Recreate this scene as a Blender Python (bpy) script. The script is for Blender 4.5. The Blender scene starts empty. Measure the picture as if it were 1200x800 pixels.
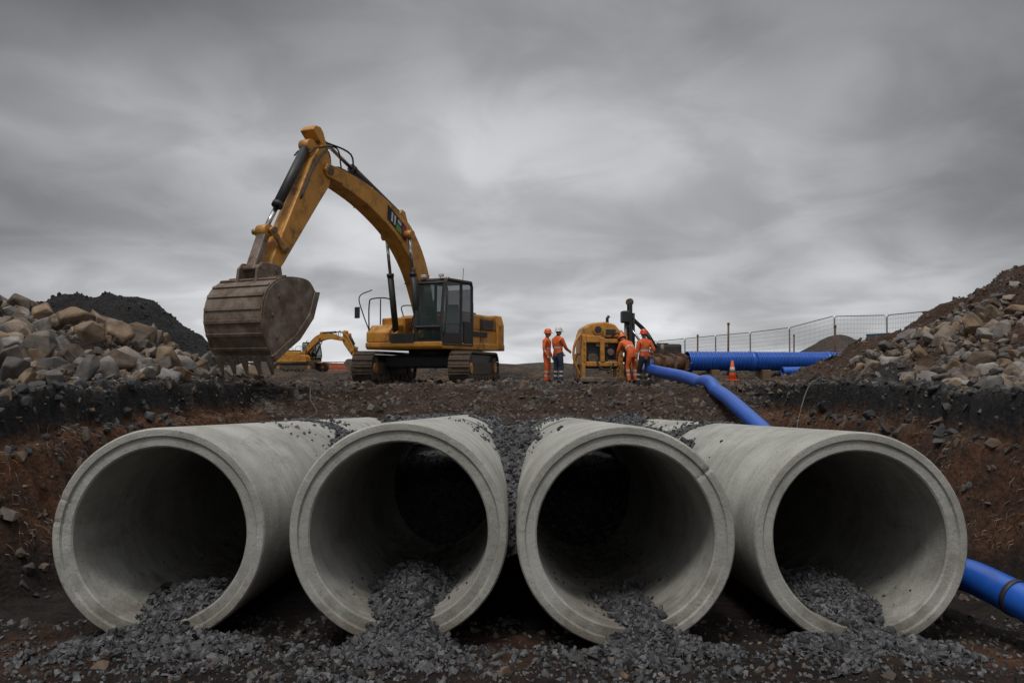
import bpy, bmesh, math, random
import numpy as np
from mathutils import Vector, Matrix, Euler
rng=np.random.default_rng(7); random.seed(7)
scene=bpy.context.scene
scene.view_settings.view_transform='Standard'; scene.view_settings.look='None'
scene.view_settings.exposure=0; scene.view_settings.gamma=1
# ------------------------------------------------------------ noise
_T=[np.random.default_rng(100+i).random((256,256)) for i in range(8)]
def vnoise(x,y,s=0):
    T=_T[s%8]; xi=np.floor(x).astype(int); yi=np.floor(y).astype(int)
    fx=x-xi; fy=y-yi; fx=fx*fx*(3-2*fx); fy=fy*fy*(3-2*fy)
    a=T[xi&255,yi&255]; b=T[(xi+1)&255,yi&255]; c=T[xi&255,(yi+1)&255]; d=T[(xi+1)&255,(yi+1)&255]
    return (a*(1-fx)+b*fx)*(1-fy)+(c*(1-fx)+d*fx)*fy-0.5
def fbm(x,y,o=4,s=0):
    x=np.asarray(x,float); y=np.asarray(y,float)
    v=0;a=1
    for i in range(o):
        v=v+a*vnoise(x+17.3*i,y-9.1*i,s+i); x=x*2.03; y=y*2.03; a*=0.5
    return v
def sst(a,b,v):
    t=np.clip((v-a)/(b-a),0,1); return t*t*(3-2*t)
# ------------------------------------------------------------ materials
MATS={}
def mat(name,c1,c2=None,rough=0.7,metal=0.0,scale=4,bump=0.0,bscale=30,island=0.0,spec=0.5,alpha=1,dirt=None,dscale=2.0,dlo=.5,dhi=.65,stretch=None,coat=0):
    if name in MATS: return MATS[name]
    m=bpy.data.materials.new(name); m.use_nodes=True; nt=m.node_tree; N=nt.nodes; L=nt.links
    b=N['Principled BSDF']; b.inputs['Roughness'].default_value=rough; b.inputs['Metallic'].default_value=metal
    b.inputs['Specular IOR Level'].default_value=spec; b.inputs['Alpha'].default_value=alpha
    b.inputs['Coat Weight'].default_value=coat
    c2=c2 or tuple(x*0.7 for x in c1)
    tc=N.new('ShaderNodeTexCoord'); src=tc.outputs['Object']
    if stretch:
        mp=N.new('ShaderNodeMapping'); mp.inputs['Scale'].default_value=stretch; L.new(src,mp.inputs[0]); src=mp.outputs[0]
    n=N.new('ShaderNodeTexNoise'); n.inputs['Scale'].default_value=scale; n.inputs['Detail'].default_value=6; n.inputs['Roughness'].default_value=.6
    L.new(src,n.inputs['Vector'])
    r=N.new('ShaderNodeValToRGB'); r.color_ramp.elements[0].position=.35; r.color_ramp.elements[1].position=.65
    r.color_ramp.elements[0].color=(*c2,1); r.color_ramp.elements[1].color=(*c1,1)
    L.new(n.outputs['Fac'],r.inputs[0]); col=r.outputs[0]
    if dirt:
        n2=N.new('ShaderNodeTexNoise'); n2.inputs['Scale'].default_value=dscale; n2.inputs['Detail'].default_value=9; n2.inputs['Roughness'].default_value=.72
        L.new(tc.outputs['Object'],n2.inputs['Vector'])
        mr=N.new('ShaderNodeMapRange'); mr.inputs['From Min'].default_value=dlo; mr.inputs['From Max'].default_value=dhi
        L.new(n2.outputs['Fac'],mr.inputs['Value'])
        mx=N.new('ShaderNodeMix'); mx.data_type='RGBA'; L.new(mr.outputs[0],mx.inputs['Factor']); L.new(col,mx.inputs['A']); mx.inputs['B'].default_value=(*dirt,1)
        col=mx.outputs['Result']
        ra=N.new('ShaderNodeMapRange'); ra.inputs['To Min'].default_value=rough; ra.inputs['To Max'].default_value=.9
        L.new(mr.outputs[0],ra.inputs['Value']); L.new(ra.outputs[0],b.inputs['Roughness'])
    if island>0:
        g=N.new('ShaderNodeNewGeometry'); h=N.new('ShaderNodeHueSaturation')
        mr=N.new('ShaderNodeMapRange'); mr.inputs['To Min'].default_value=1-island; mr.inputs['To Max'].default_value=1+island
        L.new(g.outputs['Random Per Island'],mr.inputs['Value']); L.new(mr.outputs[0],h.inputs['Value'])
        ml=N.new('ShaderNodeMath'); ml.operation='MULTIPLY'; ml.inputs[1].default_value=7.31; L.new(g.outputs['Random Per Island'],ml.inputs[0])
        fr=N.new('ShaderNodeMath'); fr.operation='FRACT'; L.new(ml.outputs[0],fr.inputs[0])
        ms=N.new('ShaderNodeMapRange'); ms.inputs['To Min'].default_value=.3; ms.inputs['To Max'].default_value=1.5; L.new(fr.outputs[0],ms.inputs['Value']); L.new(ms.outputs[0],h.inputs['Saturation'])
        L.new(col,h.inputs['Color']); col=h.outputs[0]
    L.new(col,b.inputs['Base Color'])
    if bump>0:
        nb=N.new('ShaderNodeTexNoise'); nb.inputs['Scale'].default_value=bscale; nb.inputs['Detail'].default_value=5
        L.new(tc.outputs['Object'],nb.inputs['Vector'])
        bp=N.new('ShaderNodeBump'); bp.inputs['Strength'].default_value=bump; bp.inputs['Distance'].default_value=.02
        L.new(nb.outputs['Fac'],bp.inputs['Height']); L.new(bp.outputs[0],b.inputs['Normal'])
    MATS[name]=m; return m
YEL=lambda:mat('yellow_paint',(.60,.275,.04),(.49,.215,.032),rough=.40,scale=2,bump=.12,bscale=12,dirt=(.12,.066,.034),dscale=2.2,dlo=.475,dhi=.70)
BLK=lambda:mat('black_paint',(.02,.02,.021),(.035,.032,.03),rough=.5,scale=6)
STEEL=lambda:mat('worn_steel',(.27,.215,.175),(.14,.105,.082),rough=.5,metal=.25,scale=3,bump=.4,bscale=25,dirt=(.12,.075,.048),dscale=2.2,dlo=.44,dhi=.62)
TRK=lambda:mat('muddy_track',(.11,.086,.066),(.05,.04,.033),rough=.8,metal=.2,scale=5,bump=.5,bscale=20,dirt=(.14,.095,.062),dscale=3,dlo=.45,dhi=.6)
CHR=lambda:mat('chrome_rod',(.6,.6,.6),(.5,.5,.5),rough=.2,metal=1)
GLS=lambda:mat('tinted_glass',(.03,.06,.06),(.02,.045,.045),rough=.03,alpha=.45,spec=1.0)
RUB=lambda:mat('rubber',(.018,.018,.018),(.03,.03,.03),rough=.6)
# ------------------------------------------------------------ mesh helpers
def empty(name,loc=(0,0,0),rz=0,sc=1):
    e=bpy.data.objects.new(name,None); e.location=loc; e.rotation_euler=(0,0,rz); e.scale=(sc,)*3
    e.empty_display_size=.3; scene.collection.objects.link(e); return e
def mk(name,V,F,m,parent=None,M=None,bevel=0,smooth=False):
    me=bpy.data.meshes.new(name)
    if M is not None: V=[M@Vector(v) for v in V]
    me.from_pydata([tuple(v) for v in V],[],[tuple(f) for f in F]); me.update()
    bm=bmesh.new(); bm.from_mesh(me); bmesh.ops.recalc_face_normals(bm,faces=bm.faces); bm.to_mesh(me); bm.free()
    if smooth: me.polygons.foreach_set('use_smooth',[True]*len(me.polygons))
    if m: me.materials.append(m)
    o=bpy.data.objects.new(name,me); scene.collection.objects.link(o)
    if parent: o.parent=parent
    if bevel>0:
        b=o.modifiers.new('bevel','BEVEL'); b.width=bevel; b.segments=2; b.limit_method='ANGLE'
    return o
def fastmesh(name,V,tris,m,smooth=False,poly=3,parent=None):
    me=bpy.data.meshes.new(name); V=np.asarray(V,np.float32); T=np.asarray(tris,np.int32)
    me.vertices.add(len(V)); me.vertices.foreach_set('co',V.ravel())
    me.loops.add(T.size); me.loops.foreach_set('vertex_index',T.ravel())
    me.polygons.add(len(T)); me.polygons.foreach_set('loop_start',np.arange(0,T.size,poly,dtype=np.int32))
    me.polygons.foreach_set('loop_total',np.full(len(T),poly,np.int32))
    me.polygons.foreach_set('use_smooth',np.full(len(T),smooth)); me.update(calc_edges=True); me.validate()
    if m: me.materials.append(m)
    o=bpy.data.objects.new(name,me); scene.collection.objects.link(o)
    if parent: o.parent=parent
    return o
def box(name,c,s,m,parent=None,M=None,bevel=.02,rot=None):
    x,y,z=[k/2 for k in s]
    V=[(-x,-y,-z),(x,-y,-z),(x,y,-z),(-x,y,-z),(-x,-y,z),(x,-y,z),(x,y,z),(-x,y,z)]
    R=Matrix.Translation(c)
    if rot: R=R@Euler(rot).to_matrix().to_4x4()
    V=[R@Vector(v) for v in V]
    F=[(0,1,2,3),(4,5,6,7),(0,1,5,4),(1,2,6,5),(2,3,7,6),(3,0,4,7)]
    return mk(name,V,F,m,parent,M,bevel)
def prism(name,P,y0,y1,m,parent=None,M=None,bevel=.02):
    n=len(P); V=[(p[0],y0,p[1]) for p in P]+[(p[0],y1,p[1]) for p in P]
    F=[tuple(range(n)),tuple(range(2*n-1,n-1,-1))]+[(i,(i+1)%n,n+(i+1)%n,n+i) for i in range(n)]
    return mk(name,V,F,m,parent,M,bevel)
def tubegeo(pts,rad,seg=10):
    pts=[Vector(p) for p in pts]; n=len(pts)
    if not hasattr(rad,'__len__'): rad=[rad]*n
    V=[];F=[]; up=None
    for i,p in enumerate(pts):
        t=(pts[min(i+1,n-1)]-pts[max(i-1,0)]).normalized()
        if up is None:
            up=Vector((0,0,1)) if abs(t.z)<.9 else Vector((1,0,0))
        a=t.cross(up).normalized(); b=a.cross(t).normalized(); up=b
        for k in range(seg):
            th=2*math.pi*k/seg; V.append(p+(a*math.cos(th)+b*math.sin(th))*rad[i])
    for i in range(n-1):
        for k in range(seg):
            F.append((i*seg+k,i*seg+(k+1)%seg,(i+1)*seg+(k+1)%seg,(i+1)*seg+k))
    F.append(tuple(range(seg-1,-1,-1))); F.append(tuple((n-1)*seg+k for k in range(seg)))
    return V,F
def tube(name,pts,rad,m,parent=None,M=None,seg=10,smooth=True):
    V,F=tubegeo(pts,rad,seg); o=mk(name,V,F,m,parent,M,0,smooth)
    if smooth:
        for p in o.data.polygons:
            if len(p.vertices)>4: p.use_smooth=False
    return o
def catmull(P,k=8):
    P=[Vector(p) for p in P]; Q=[P[0]*2-P[1]]+P+[P[-1]*2-P[-2]]; out=[]
    for i in range(1,len(Q)-2):
        for j in range(k):
            t=j/k; a,b,c,d=Q[i-1:i+3]
            out.append(.5*((2*b)+(c-a)*t+(2*a-5*b+4*c-d)*t*t+(3*b-a-3*c+d)*t**3))
    out.append(P[-1]); return out
def multi(name,geos,m,parent=None,M=None,smooth=False,bevel=0):
    V=[];F=[]
    for v,f in geos:
        o=len(V); V+=list(v); F+=[tuple(i+o for i in g) for g in f]
    return mk(name,V,F,m,parent,M,bevel,smooth)
def boxgeo(c,s,R=None):
    x,y,z=[k/2 for k in s]; c=Vector(c)
    V=[Vector(v) for v in [(-x,-y,-z),(x,-y,-z),(x,y,-z),(-x,y,-z),(-x,-y,z),(x,-y,z),(x,y,z),(-x,y,z)]]
    if R is not None: V=[R@v for v in V]
    return [v+c for v in V],[(0,1,2,3),(4,5,6,7),(0,1,5,4),(1,2,6,5),(2,3,7,6),(3,0,4,7)]
# ------------------------------------------------------------ terrain
FZ=lambda y:-0.06-0.0536*(y-7.3)
def H(x,y,detail=True):
    x=np.asarray(x,float); y=np.asarray(y,float); ax=np.abs(x)
    top=1.95+0.2*sst(4.8,6.2,ax)*(1-sst(16,21,y))
    d=np.sqrt(x*x+y*y)
    far=sst(60,160,d)
    rough=fbm(x*.9,y*.9,4,5)*.24*sst(18,20,y)*(1-sst(23,26,y))
    top=top+fbm(x*.35,y*.35,4,1)*.12*(1-far)+rough*(1-.8*np.exp(-((x-4.5)/.9)**2))-.12*np.exp(-((x-4.5)/.7)**2)*sst(19.5,21,y)*(1-sst(24,26,y))
    top=top+np.clip(fbm(x*.45,y*.45,5,3),0,1)*.75*sst(27,31,y)*(1-sst(55,75,y))
    top=top+far*(np.clip(fbm(x*.02,y*.02,4,2)+.15,0,1)*3.6)
    yl=sst(11,18,y)*(1-sst(19,26,y))
    top=top+np.interp(-x,[6.6,7.5,8.9,10.7,11.9,14,20,30],[0,.42,1.1,1.25,1.9,2.6,2.3,0])*yl
    yr=sst(10.5,18,y)*(1-sst(20,29,y))
    top=top+np.interp(x,[7.3,8.5,9.5,10.5,11.9,15,22,34],[0,.5,1.1,1.55,2.5,4.1,4.6,0])*yr
    top=top+np.interp(x,[3,8,14,20],[0,.35,.5,1.1])*sst(27,36,y)*(1-sst(60,120,y))
    top=top+2.2*np.exp(-((x-26.8)/3)**2-((y-66)/4)**2)+1.0*np.exp(-((x+1)/3.2)**2-((y-62)/4)**2)
    pile=(yl*(x<-6.4)+yr*(x>6.9))
    top=top+pile*fbm(x*1.3,y*1.3,5,3)*.4
    # trench
    W=6.4+fbm(y*.5,x*0+3+np.sign(x)*5,3,4)*.45+fbm(y*3,x*.5+8,3,5)*.18
    s=W-ax
    tw=np.interp(s,[0,.1,.28,.5,.95,1.35],[0,.24,.27,.55,.95,1])
    ye=19.9+fbm(x*.6,x*0+2,3,6)*.8
    tb=np.interp(ye-y,[0,.15,1.7,3.0,4.2],[0,.06,.28,.5,1])
    t=np.minimum(tw,tb); t=t*sst(-9,-7.5,y)
    fl=FZ(y)+fbm(x*.8,y*.8,3,2)*.07+fbm(x*4,y*4,5,6)*.055
    z=top+(fl-top)*t
    wallm=np.clip(4*t*(1-t),0,1)
    z=z+wallm*(fbm(x*2+y*1.7,y*3,4,7)*.26)+fbm(x*5,y*5,3,0)*.035*(1-far)
    return z,t,top,pile
def axis(segs):
    o=[]
    for a,b,st in segs: o+=list(np.arange(a,b,st))
    return o
geo=lambda a,b,n:list(np.geomspace(a,b,n))
right=axis([(0,5.0,.07),(5.0,7.0,.03),(7.0,14,.12),(14,34,.35)])+geo(34,1500,34)
xs=np.array([-v for v in right[:0:-1]]+right)
ys=np.array([-600,-200,-80,-40,-20,-12]+axis([(-10,5,.5),(5,8.6,.04),(8.6,20.6,.065),(20.6,34,.16),(34,60,.5)])+geo(60,1800,42))
X,Y=np.meshgrid(xs,ys); Z,TT,TOP,PILE=H(X,Y)
nx,ny=len(xs),len(ys)
V=np.stack([X,Y,Z],-1).reshape(-1,3)
I=np.arange(nx*ny).reshape(ny,nx)
Q=np.stack([I[:-1,:-1],I[:-1,1:],I[1:,1:],I[1:,:-1]],-1).reshape(-1,4)
# soil colour per vertex (albedo by stratum)
def C(a): return np.array(a)[None,None,:]
n1=fbm(X*.7,Y*.7,5,3); n2=fbm(X*3,Y*3+Z*4,4,1)
def mixc(A,B,f): return A*(1-f[...,None])+B*f[...,None]
ONE=np.ones(X.shape+(3,))
col=ONE*C((.076,.054,.040))
col=mixc(col,C((.12,.076,.048)),sst(-.1,.5,n1))
col=mixc(col,C((.042,.038,.035)),sst(.0,.5,-n1))
far=sst(60,160,np.sqrt(X*X+Y*Y))
col=mixc(col,C((.05,.052,.034)),far*.8)
rp=PILE*(X>6.9)*sst(7.5,9,X); col=mixc(col,C((.082,.047,.030)),np.clip(rp*1.3,0,1))
lp=PILE*(X<-6.4); col=mixc(col,C((.055,.042,.034)),np.clip(lp*1.5,0,1))
depth=TOP-Z+n2*.16+n1*.1
inside=(TT>.004)
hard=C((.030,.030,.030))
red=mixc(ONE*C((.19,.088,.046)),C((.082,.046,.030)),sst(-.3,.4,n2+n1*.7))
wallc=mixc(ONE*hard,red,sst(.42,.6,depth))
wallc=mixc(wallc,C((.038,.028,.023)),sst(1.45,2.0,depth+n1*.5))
endw=sst(15,17.3,Y)*sst(6.0,5.2,np.abs(X))
wallc=mixc(wallc,C((.074,.048,.035)),np.clip(endw,0,1))
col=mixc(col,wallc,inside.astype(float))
lip=(~inside)&(np.abs(X)<8.2)&(Y<19)&(np.abs(X)>5.5)
col=mixc(col,hard*1.2,lip*sst(-.5,.3,n1+.25)*.9)
col=col*(1+n2[...,None]*.6)
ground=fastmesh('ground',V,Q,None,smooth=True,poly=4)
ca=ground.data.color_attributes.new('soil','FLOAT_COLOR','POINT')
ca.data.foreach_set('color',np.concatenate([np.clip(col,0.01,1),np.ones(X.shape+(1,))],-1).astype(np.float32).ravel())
def soilmat(name,attr,base=(.05,.04,.035)):
    m=bpy.data.materials.new(name); m.use_nodes=True; N=m.node_tree.nodes; L=m.node_tree.links; b=N['Principled BSDF']
    b.inputs['Roughness'].default_value=.92; b.inputs['Specular IOR Level'].default_value=.25
    tc=N.new('ShaderNodeTexCoord')
    if attr: at=N.new('ShaderNodeAttribute'); at.attribute_name=attr; src=at.outputs['Color']
    else: at=N.new('ShaderNodeRGB'); at.outputs[0].default_value=(*base,1); src=at.outputs[0]
    na=N.new('ShaderNodeTexNoise'); na.inputs['Scale'].default_value=7; na.inputs['Detail'].default_value=10; na.inputs['Roughness'].default_value=.75; L.new(tc.outputs['Object'],na.inputs['Vector'])
    mr=N.new('ShaderNodeMapRange'); mr.inputs['From Min'].default_value=.32; mr.inputs['From Max'].default_value=.68; mr.inputs['To Min'].default_value=.3; mr.inputs['To Max'].default_value=1.65; L.new(na.outputs['Fac'],mr.inputs['Value'])
    vm=N.new('ShaderNodeVectorMath'); vm.operation='SCALE'; L.new(src,vm.inputs[0]); L.new(mr.outputs[0],vm.inputs['Scale']); L.new(vm.outputs[0],b.inputs['Base Color'])
    vo=N.new('ShaderNodeTexVoronoi'); vo.inputs['Scale'].default_value=16; L.new(tc.outputs['Object'],vo.inputs['Vector'])
    nb=N.new('ShaderNodeTexNoise'); nb.inputs['Scale'].default_value=12; nb.inputs['Detail'].default_value=9; nb.inputs['Roughness'].default_value=.75; L.new(tc.outputs['Object'],nb.inputs['Vector'])
    ad=N.new('ShaderNodeMath'); ad.operation='MULTIPLY_ADD'; ad.inputs[1].default_value=-.35; L.new(vo.outputs['Distance'],ad.inputs[0]); L.new(nb.outputs['Fac'],ad.inputs[2])
    bp=N.new('ShaderNodeBump'); bp.inputs['Strength'].default_value=1; bp.inputs['Distance'].default_value=.14; L.new(ad.outputs[0],bp.inputs['Height']); L.new(bp.outputs[0],b.inputs['Normal'])
    return m
ground.data.materials.append(soilmat('soil_ground','soil'))
def gz(x,y): return float(H(np.array([x]),np.array([y]))[0][0])
# ------------------------------------------------------------ concrete pipes
m=bpy.data.materials.new('pipe_concrete'); m.use_nodes=True; N=m.node_tree.nodes; L=m.node_tree.links; b=N['Principled BSDF']; b.inputs['Roughness'].default_value=.8; b.inputs['Specular IOR Level'].default_value=.35
tc=N.new('ShaderNodeTexCoord'); oi=N.new('ShaderNodeObjectInfo'); of=N.new('ShaderNodeVectorMath'); of.operation='MULTIPLY_ADD'; cb=N.new('ShaderNodeCombineXYZ')
for q in range(3): L.new(oi.outputs['Random'],cb.inputs[q])
L.new(cb.outputs[0],of.inputs[0]); of.inputs[1].default_value=(31,17,23); L.new(tc.outputs['Object'],of.inputs[2]); OC=of.outputs[0]
def noi(sc,det,ro=.6,stretch=None):
    n=N.new('ShaderNodeTexNoise'); n.inputs['Scale'].default_value=sc; n.inputs['Detail'].default_value=det; n.inputs['Roughness'].default_value=ro
    if stretch:
        mp=N.new('ShaderNodeMapping'); mp.inputs['Scale'].default_value=stretch; L.new(OC,mp.inputs[0]); L.new(mp.outputs[0],n.inputs['Vector'])
    else: L.new(OC,n.inputs['Vector'])
    return n
a=noi(1.4,10,.68); r=N.new('ShaderNodeValToRGB'); e=r.color_ramp.elements; e[0].position=.3; e[0].color=(.28,.275,.24,1); e[1].position=.68; e[1].color=(.51,.50,.455,1); L.new(a.outputs['Fac'],r.inputs[0])
s=noi(1.8,9,.72,(1,.3,1)); ms=N.new('ShaderNodeMapRange'); ms.inputs['From Min'].default_value=.53; ms.inputs['From Max'].default_value=.73; ms.inputs['To Max'].default_value=.72; L.new(s.outputs['Fac'],ms.inputs['Value'])
mx=N.new('ShaderNodeMix'); mx.data_type='RGBA'; L.new(ms.outputs[0],mx.inputs['Factor']); L.new(r.outputs[0],mx.inputs['A']); mx.inputs['B'].default_value=(.17,.148,.112,1)
sp=noi(55,4,.62); m2=N.new('ShaderNodeMapRange'); m2.inputs['From Min'].default_value=.32; m2.inputs['From Max'].default_value=.43; m2.inputs['To Min'].default_value=.55; L.new(sp.outputs['Fac'],m2.inputs['Value'])
sepc=N.new('ShaderNodeSeparateXYZ'); L.new(OC,sepc.inputs[0]); cy=N.new('ShaderNodeCombineXYZ'); L.new(sepc.outputs['Y'],cy.inputs['Y']); st=N.new('ShaderNodeTexNoise'); st.inputs['Scale'].default_value=9; st.inputs['Detail'].default_value=5; L.new(cy.outputs[0],st.inputs['Vector'])
m3=N.new('ShaderNodeMapRange'); m3.inputs['From Min'].default_value=.3; m3.inputs['From Max'].default_value=.6; m3.inputs['To Min'].default_value=.85; L.new(st.outputs['Fac'],m3.inputs['Value'])
mm_=N.new('ShaderNodeMath'); mm_.operation='MULTIPLY'; L.new(m2.outputs[0],mm_.inputs[0]); L.new(m3.outputs[0],mm_.inputs[1])
# mud splashed up the lowest part of each pipe
s2=N.new('ShaderNodeSeparateXYZ'); L.new(tc.outputs['Object'],s2.inputs[0]); mn=noi(4,8,.7)
zz=N.new('ShaderNodeMath'); zz.operation='MULTIPLY_ADD'; L.new(mn.outputs['Fac'],zz.inputs[0]); zz.inputs[1].default_value=-.9; L.new(s2.outputs['Z'],zz.inputs[2])
mz=N.new('ShaderNodeMapRange'); mz.inputs['From Min'].default_value=-1.0; mz.inputs['From Max'].default_value=-1.32; mz.inputs['To Max'].default_value=.75; L.new(zz.outputs[0],mz.inputs['Value'])
mx2=N.new('ShaderNodeMix'); mx2.data_type='RGBA'; L.new(mz.outputs[0],mx2.inputs['Factor']); L.new(mx.outputs['Result'],mx2.inputs['A']); mx2.inputs['B'].default_value=(.12,.095,.07,1)
vm=N.new('ShaderNodeVectorMath'); vm.operation='SCALE'; L.new(mx2.outputs['Result'],vm.inputs[0]); L.new(mm_.outputs[0],vm.inputs['Scale'])
L.new(vm.outputs[0],b.inputs['Base Color'])
bn=noi(35,8,.7); b2=noi(3,3); ad=N.new('ShaderNodeMath'); ad.operation='MULTIPLY_ADD'; ad.inputs[1].default_value=1.5; L.new(b2.outputs['Fac'],ad.inputs[0]); L.new(bn.outputs['Fac'],ad.inputs[2])
bp=N.new('ShaderNodeBump'); bp.inputs['Strength'].default_value=.4; bp.inputs['Distance'].default_value=.025; L.new(ad.outputs[0],bp.inputs['Height']); L.new(bp.outputs[0],b.inputs['Normal'])
CONC=m
PIPES=[(-3.31,7.5,.93),(-1.035,7.3,1.0),(1.04,7.3,.965),(3.27,7.5,.89)]
SL=-.0536; RI=.815
def lathe(name,prof,parent,seg=200,off=0):
    V=[];n=len(prof)
    for i,(r,v) in enumerate(prof):
        for k in range(seg):
            th=2*math.pi*k/seg
            j=.003*float(fbm(np.array([math.cos(th)*6+off]),np.array([math.sin(th)*6+v*2]),3,2)[0])
            ch=max(0,float(fbm(np.array([math.cos(th)*18+off*3]),np.array([math.sin(th)*18]),4,5)[0])-.5)*.08 if v<.06 and r>.9 else 0
            V.append((r*math.cos(th)*(1+j-ch*.5*(r>.98)),v+(j*1.3+ch if v<.3 else 0),r*math.sin(th)*(1+j-ch*.5*(r>.98))))
    F=[(i*seg+k,i*seg+(k+1)%seg,((i+1)%n)*seg+(k+1)%seg,((i+1)%n)*seg+k) for i in range(n) for k in range(seg)]
    o=mk(name,V,F,CONC,parent,None,0,True)
    es=o.modifiers.new('e','EDGE_SPLIT'); es.split_angle=math.radians(33)
    return o
def concrete_pipe(xc,y0,zc,L,off):
    e=empty('concrete_pipe',(xc,y0,zc)); e.rotation_euler=(math.atan(SL),0,0)
    prof=[(RI,L),(RI,.5),(RI,.04),(RI+.015,.024),(.910,.024),(.917,.017),(.924,.001),(.930,0),(.982,0),(.995,.012),(1.0,.03),(1.0,.5),(1.0,L*.5),(1.0,L-.26),(.995,L-.25),(.962,L-.245),(.96,L)]
    lathe('barrel',prof,e,off=off); return e
L1=5.3; GAP=.75
for i,(xc,y0,zc) in enumerate(PIPES):
    concrete_pipe(xc,y0,zc,L1,i*3.1)
    concrete_pipe(xc,y0+L1+GAP,zc+SL*(L1+GAP),2.3,i*3.1+9)
    concrete_pipe(xc,y0+L1+GAP+2.35,zc+SL*(L1+GAP+2.35),2.6,i*3.1+5)
# ------------------------------------------------------------ rocks & gravel
def hull(npts,seed,an=(1,1,1),bev=0):
    r=np.random.default_rng(seed); P=r.normal(size=(npts,3)); P/=np.linalg.norm(P,axis=1)[:,None]; P*=r.uniform(.8,1.05,(npts,1)); P*=np.array(an)
    bm=bmesh.new(); [bm.verts.new(p) for p in P]
    bmesh.ops.convex_hull(bm,input=bm.verts)
    bmesh.ops.delete(bm,geom=[v for v in bm.verts if not v.link_faces],context='VERTS')
    if bev>0:
        bmesh.ops.dissolve_limit(bm,angle_limit=.25,verts=bm.verts,edges=bm.edges)
        bmesh.ops.bevel(bm,geom=list(bm.edges),offset=bev,segments=1,affect='EDGES',clamp_overlap=True)
    bmesh.ops.triangulate(bm,faces=bm.faces); bm.verts.index_update()
    V=np.array([v.co[:] for v in bm.verts]); T=np.array([[v.index for v in f.verts] for f in bm.faces]); bm.free(); return V*.5,T
def rotm(n):
    q=rng.normal(size=(n,4)); q/=np.linalg.norm(q,axis=1)[:,None]; w,x,y,z=q.T
    return np.stack([1-2*(y*y+z*z),2*(x*y-z*w),2*(x*z+y*w),2*(x*y+z*w),1-2*(x*x+z*z),2*(y*z-x*w),2*(x*z-y*w),2*(y*z+x*w),1-2*(x*x+y*y)],-1).reshape(n,3,3)
def scatter(P,S,variants):
    P=np.asarray(P);S=np.asarray(S);n=len(P);k=rng.integers(0,len(variants),n);VV=[];TTs=[];o=0
    for i,(v,t) in enumerate(variants):
        idx=np.where(k==i)[0]
        if len(idx)==0: continue
        R=rotm(len(idx)); A=rng.uniform(.7,1.25,(len(idx),1,3))
        W=np.einsum('nij,nvj->nvi',R,v[None]*A)*S[idx][:,None,None]+P[idx][:,None,:]
        VV.append(W.reshape(-1,3)); T=(t[None]+np.arange(len(idx))[:,None,None]*len(v)+o).reshape(-1,3); TTs.append(T); o+=len(idx)*len(v)
    return np.concatenate(VV),np.concatenate(TTs)
def sheet(xa,ya,za,keep):
    ny,nx=xa.shape; I=np.arange(nx*ny).reshape(ny,nx); k=keep[:-1,:-1]&keep[1:,:-1]&keep[:-1,1:]&keep[1:,1:]
    A=np.stack([I[:-1,:-1],I[:-1,1:],I[1:,1:]],-1)[k]; B=np.stack([I[:-1,:-1],I[1:,1:],I[1:,:-1]],-1)[k]
    return np.stack([xa,ya,za],-1).reshape(-1,3),np.concatenate([A,B])
SMALL=[hull(11,i,(1,.8,.65)) for i in range(8)]
geoms=[]; PP=[];SS=[]
def addstones(x,y,z,s): PP.append(np.stack([x,y,z],-1)); SS.append(s)
HE=[(.06,.75,.66,.95,.35),(.05,.95,.62,1.0,.52),(.2,.7,.54,.85,.29),(-.08,.85,.66,.95,.42)]  # u0,v0,su,sv,height above floor
def heap(i,x,y):
    xc,y0,zc=PIPES[i]; u0,v0,su,sv,h=HE[i]; u=x-xc-u0; v=y-y0-v0
    g=np.exp(-np.abs(u/su)**2.2-np.abs(v/sv)**2)
    ap=np.where(y<y0+.25,np.exp(-np.abs(u/(su*.82))**2.5-((y-y0-.1)/.33)**2),np.exp(-np.abs(u/(su*.9))**2.5-((y-y0-.25)/.5)**2))
    return FZ(y0)-.03+np.maximum(h*g,(zc-RI-FZ(y0)+.07)*ap)+fbm(x*3+i,y*3,3,1)*.11
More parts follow.
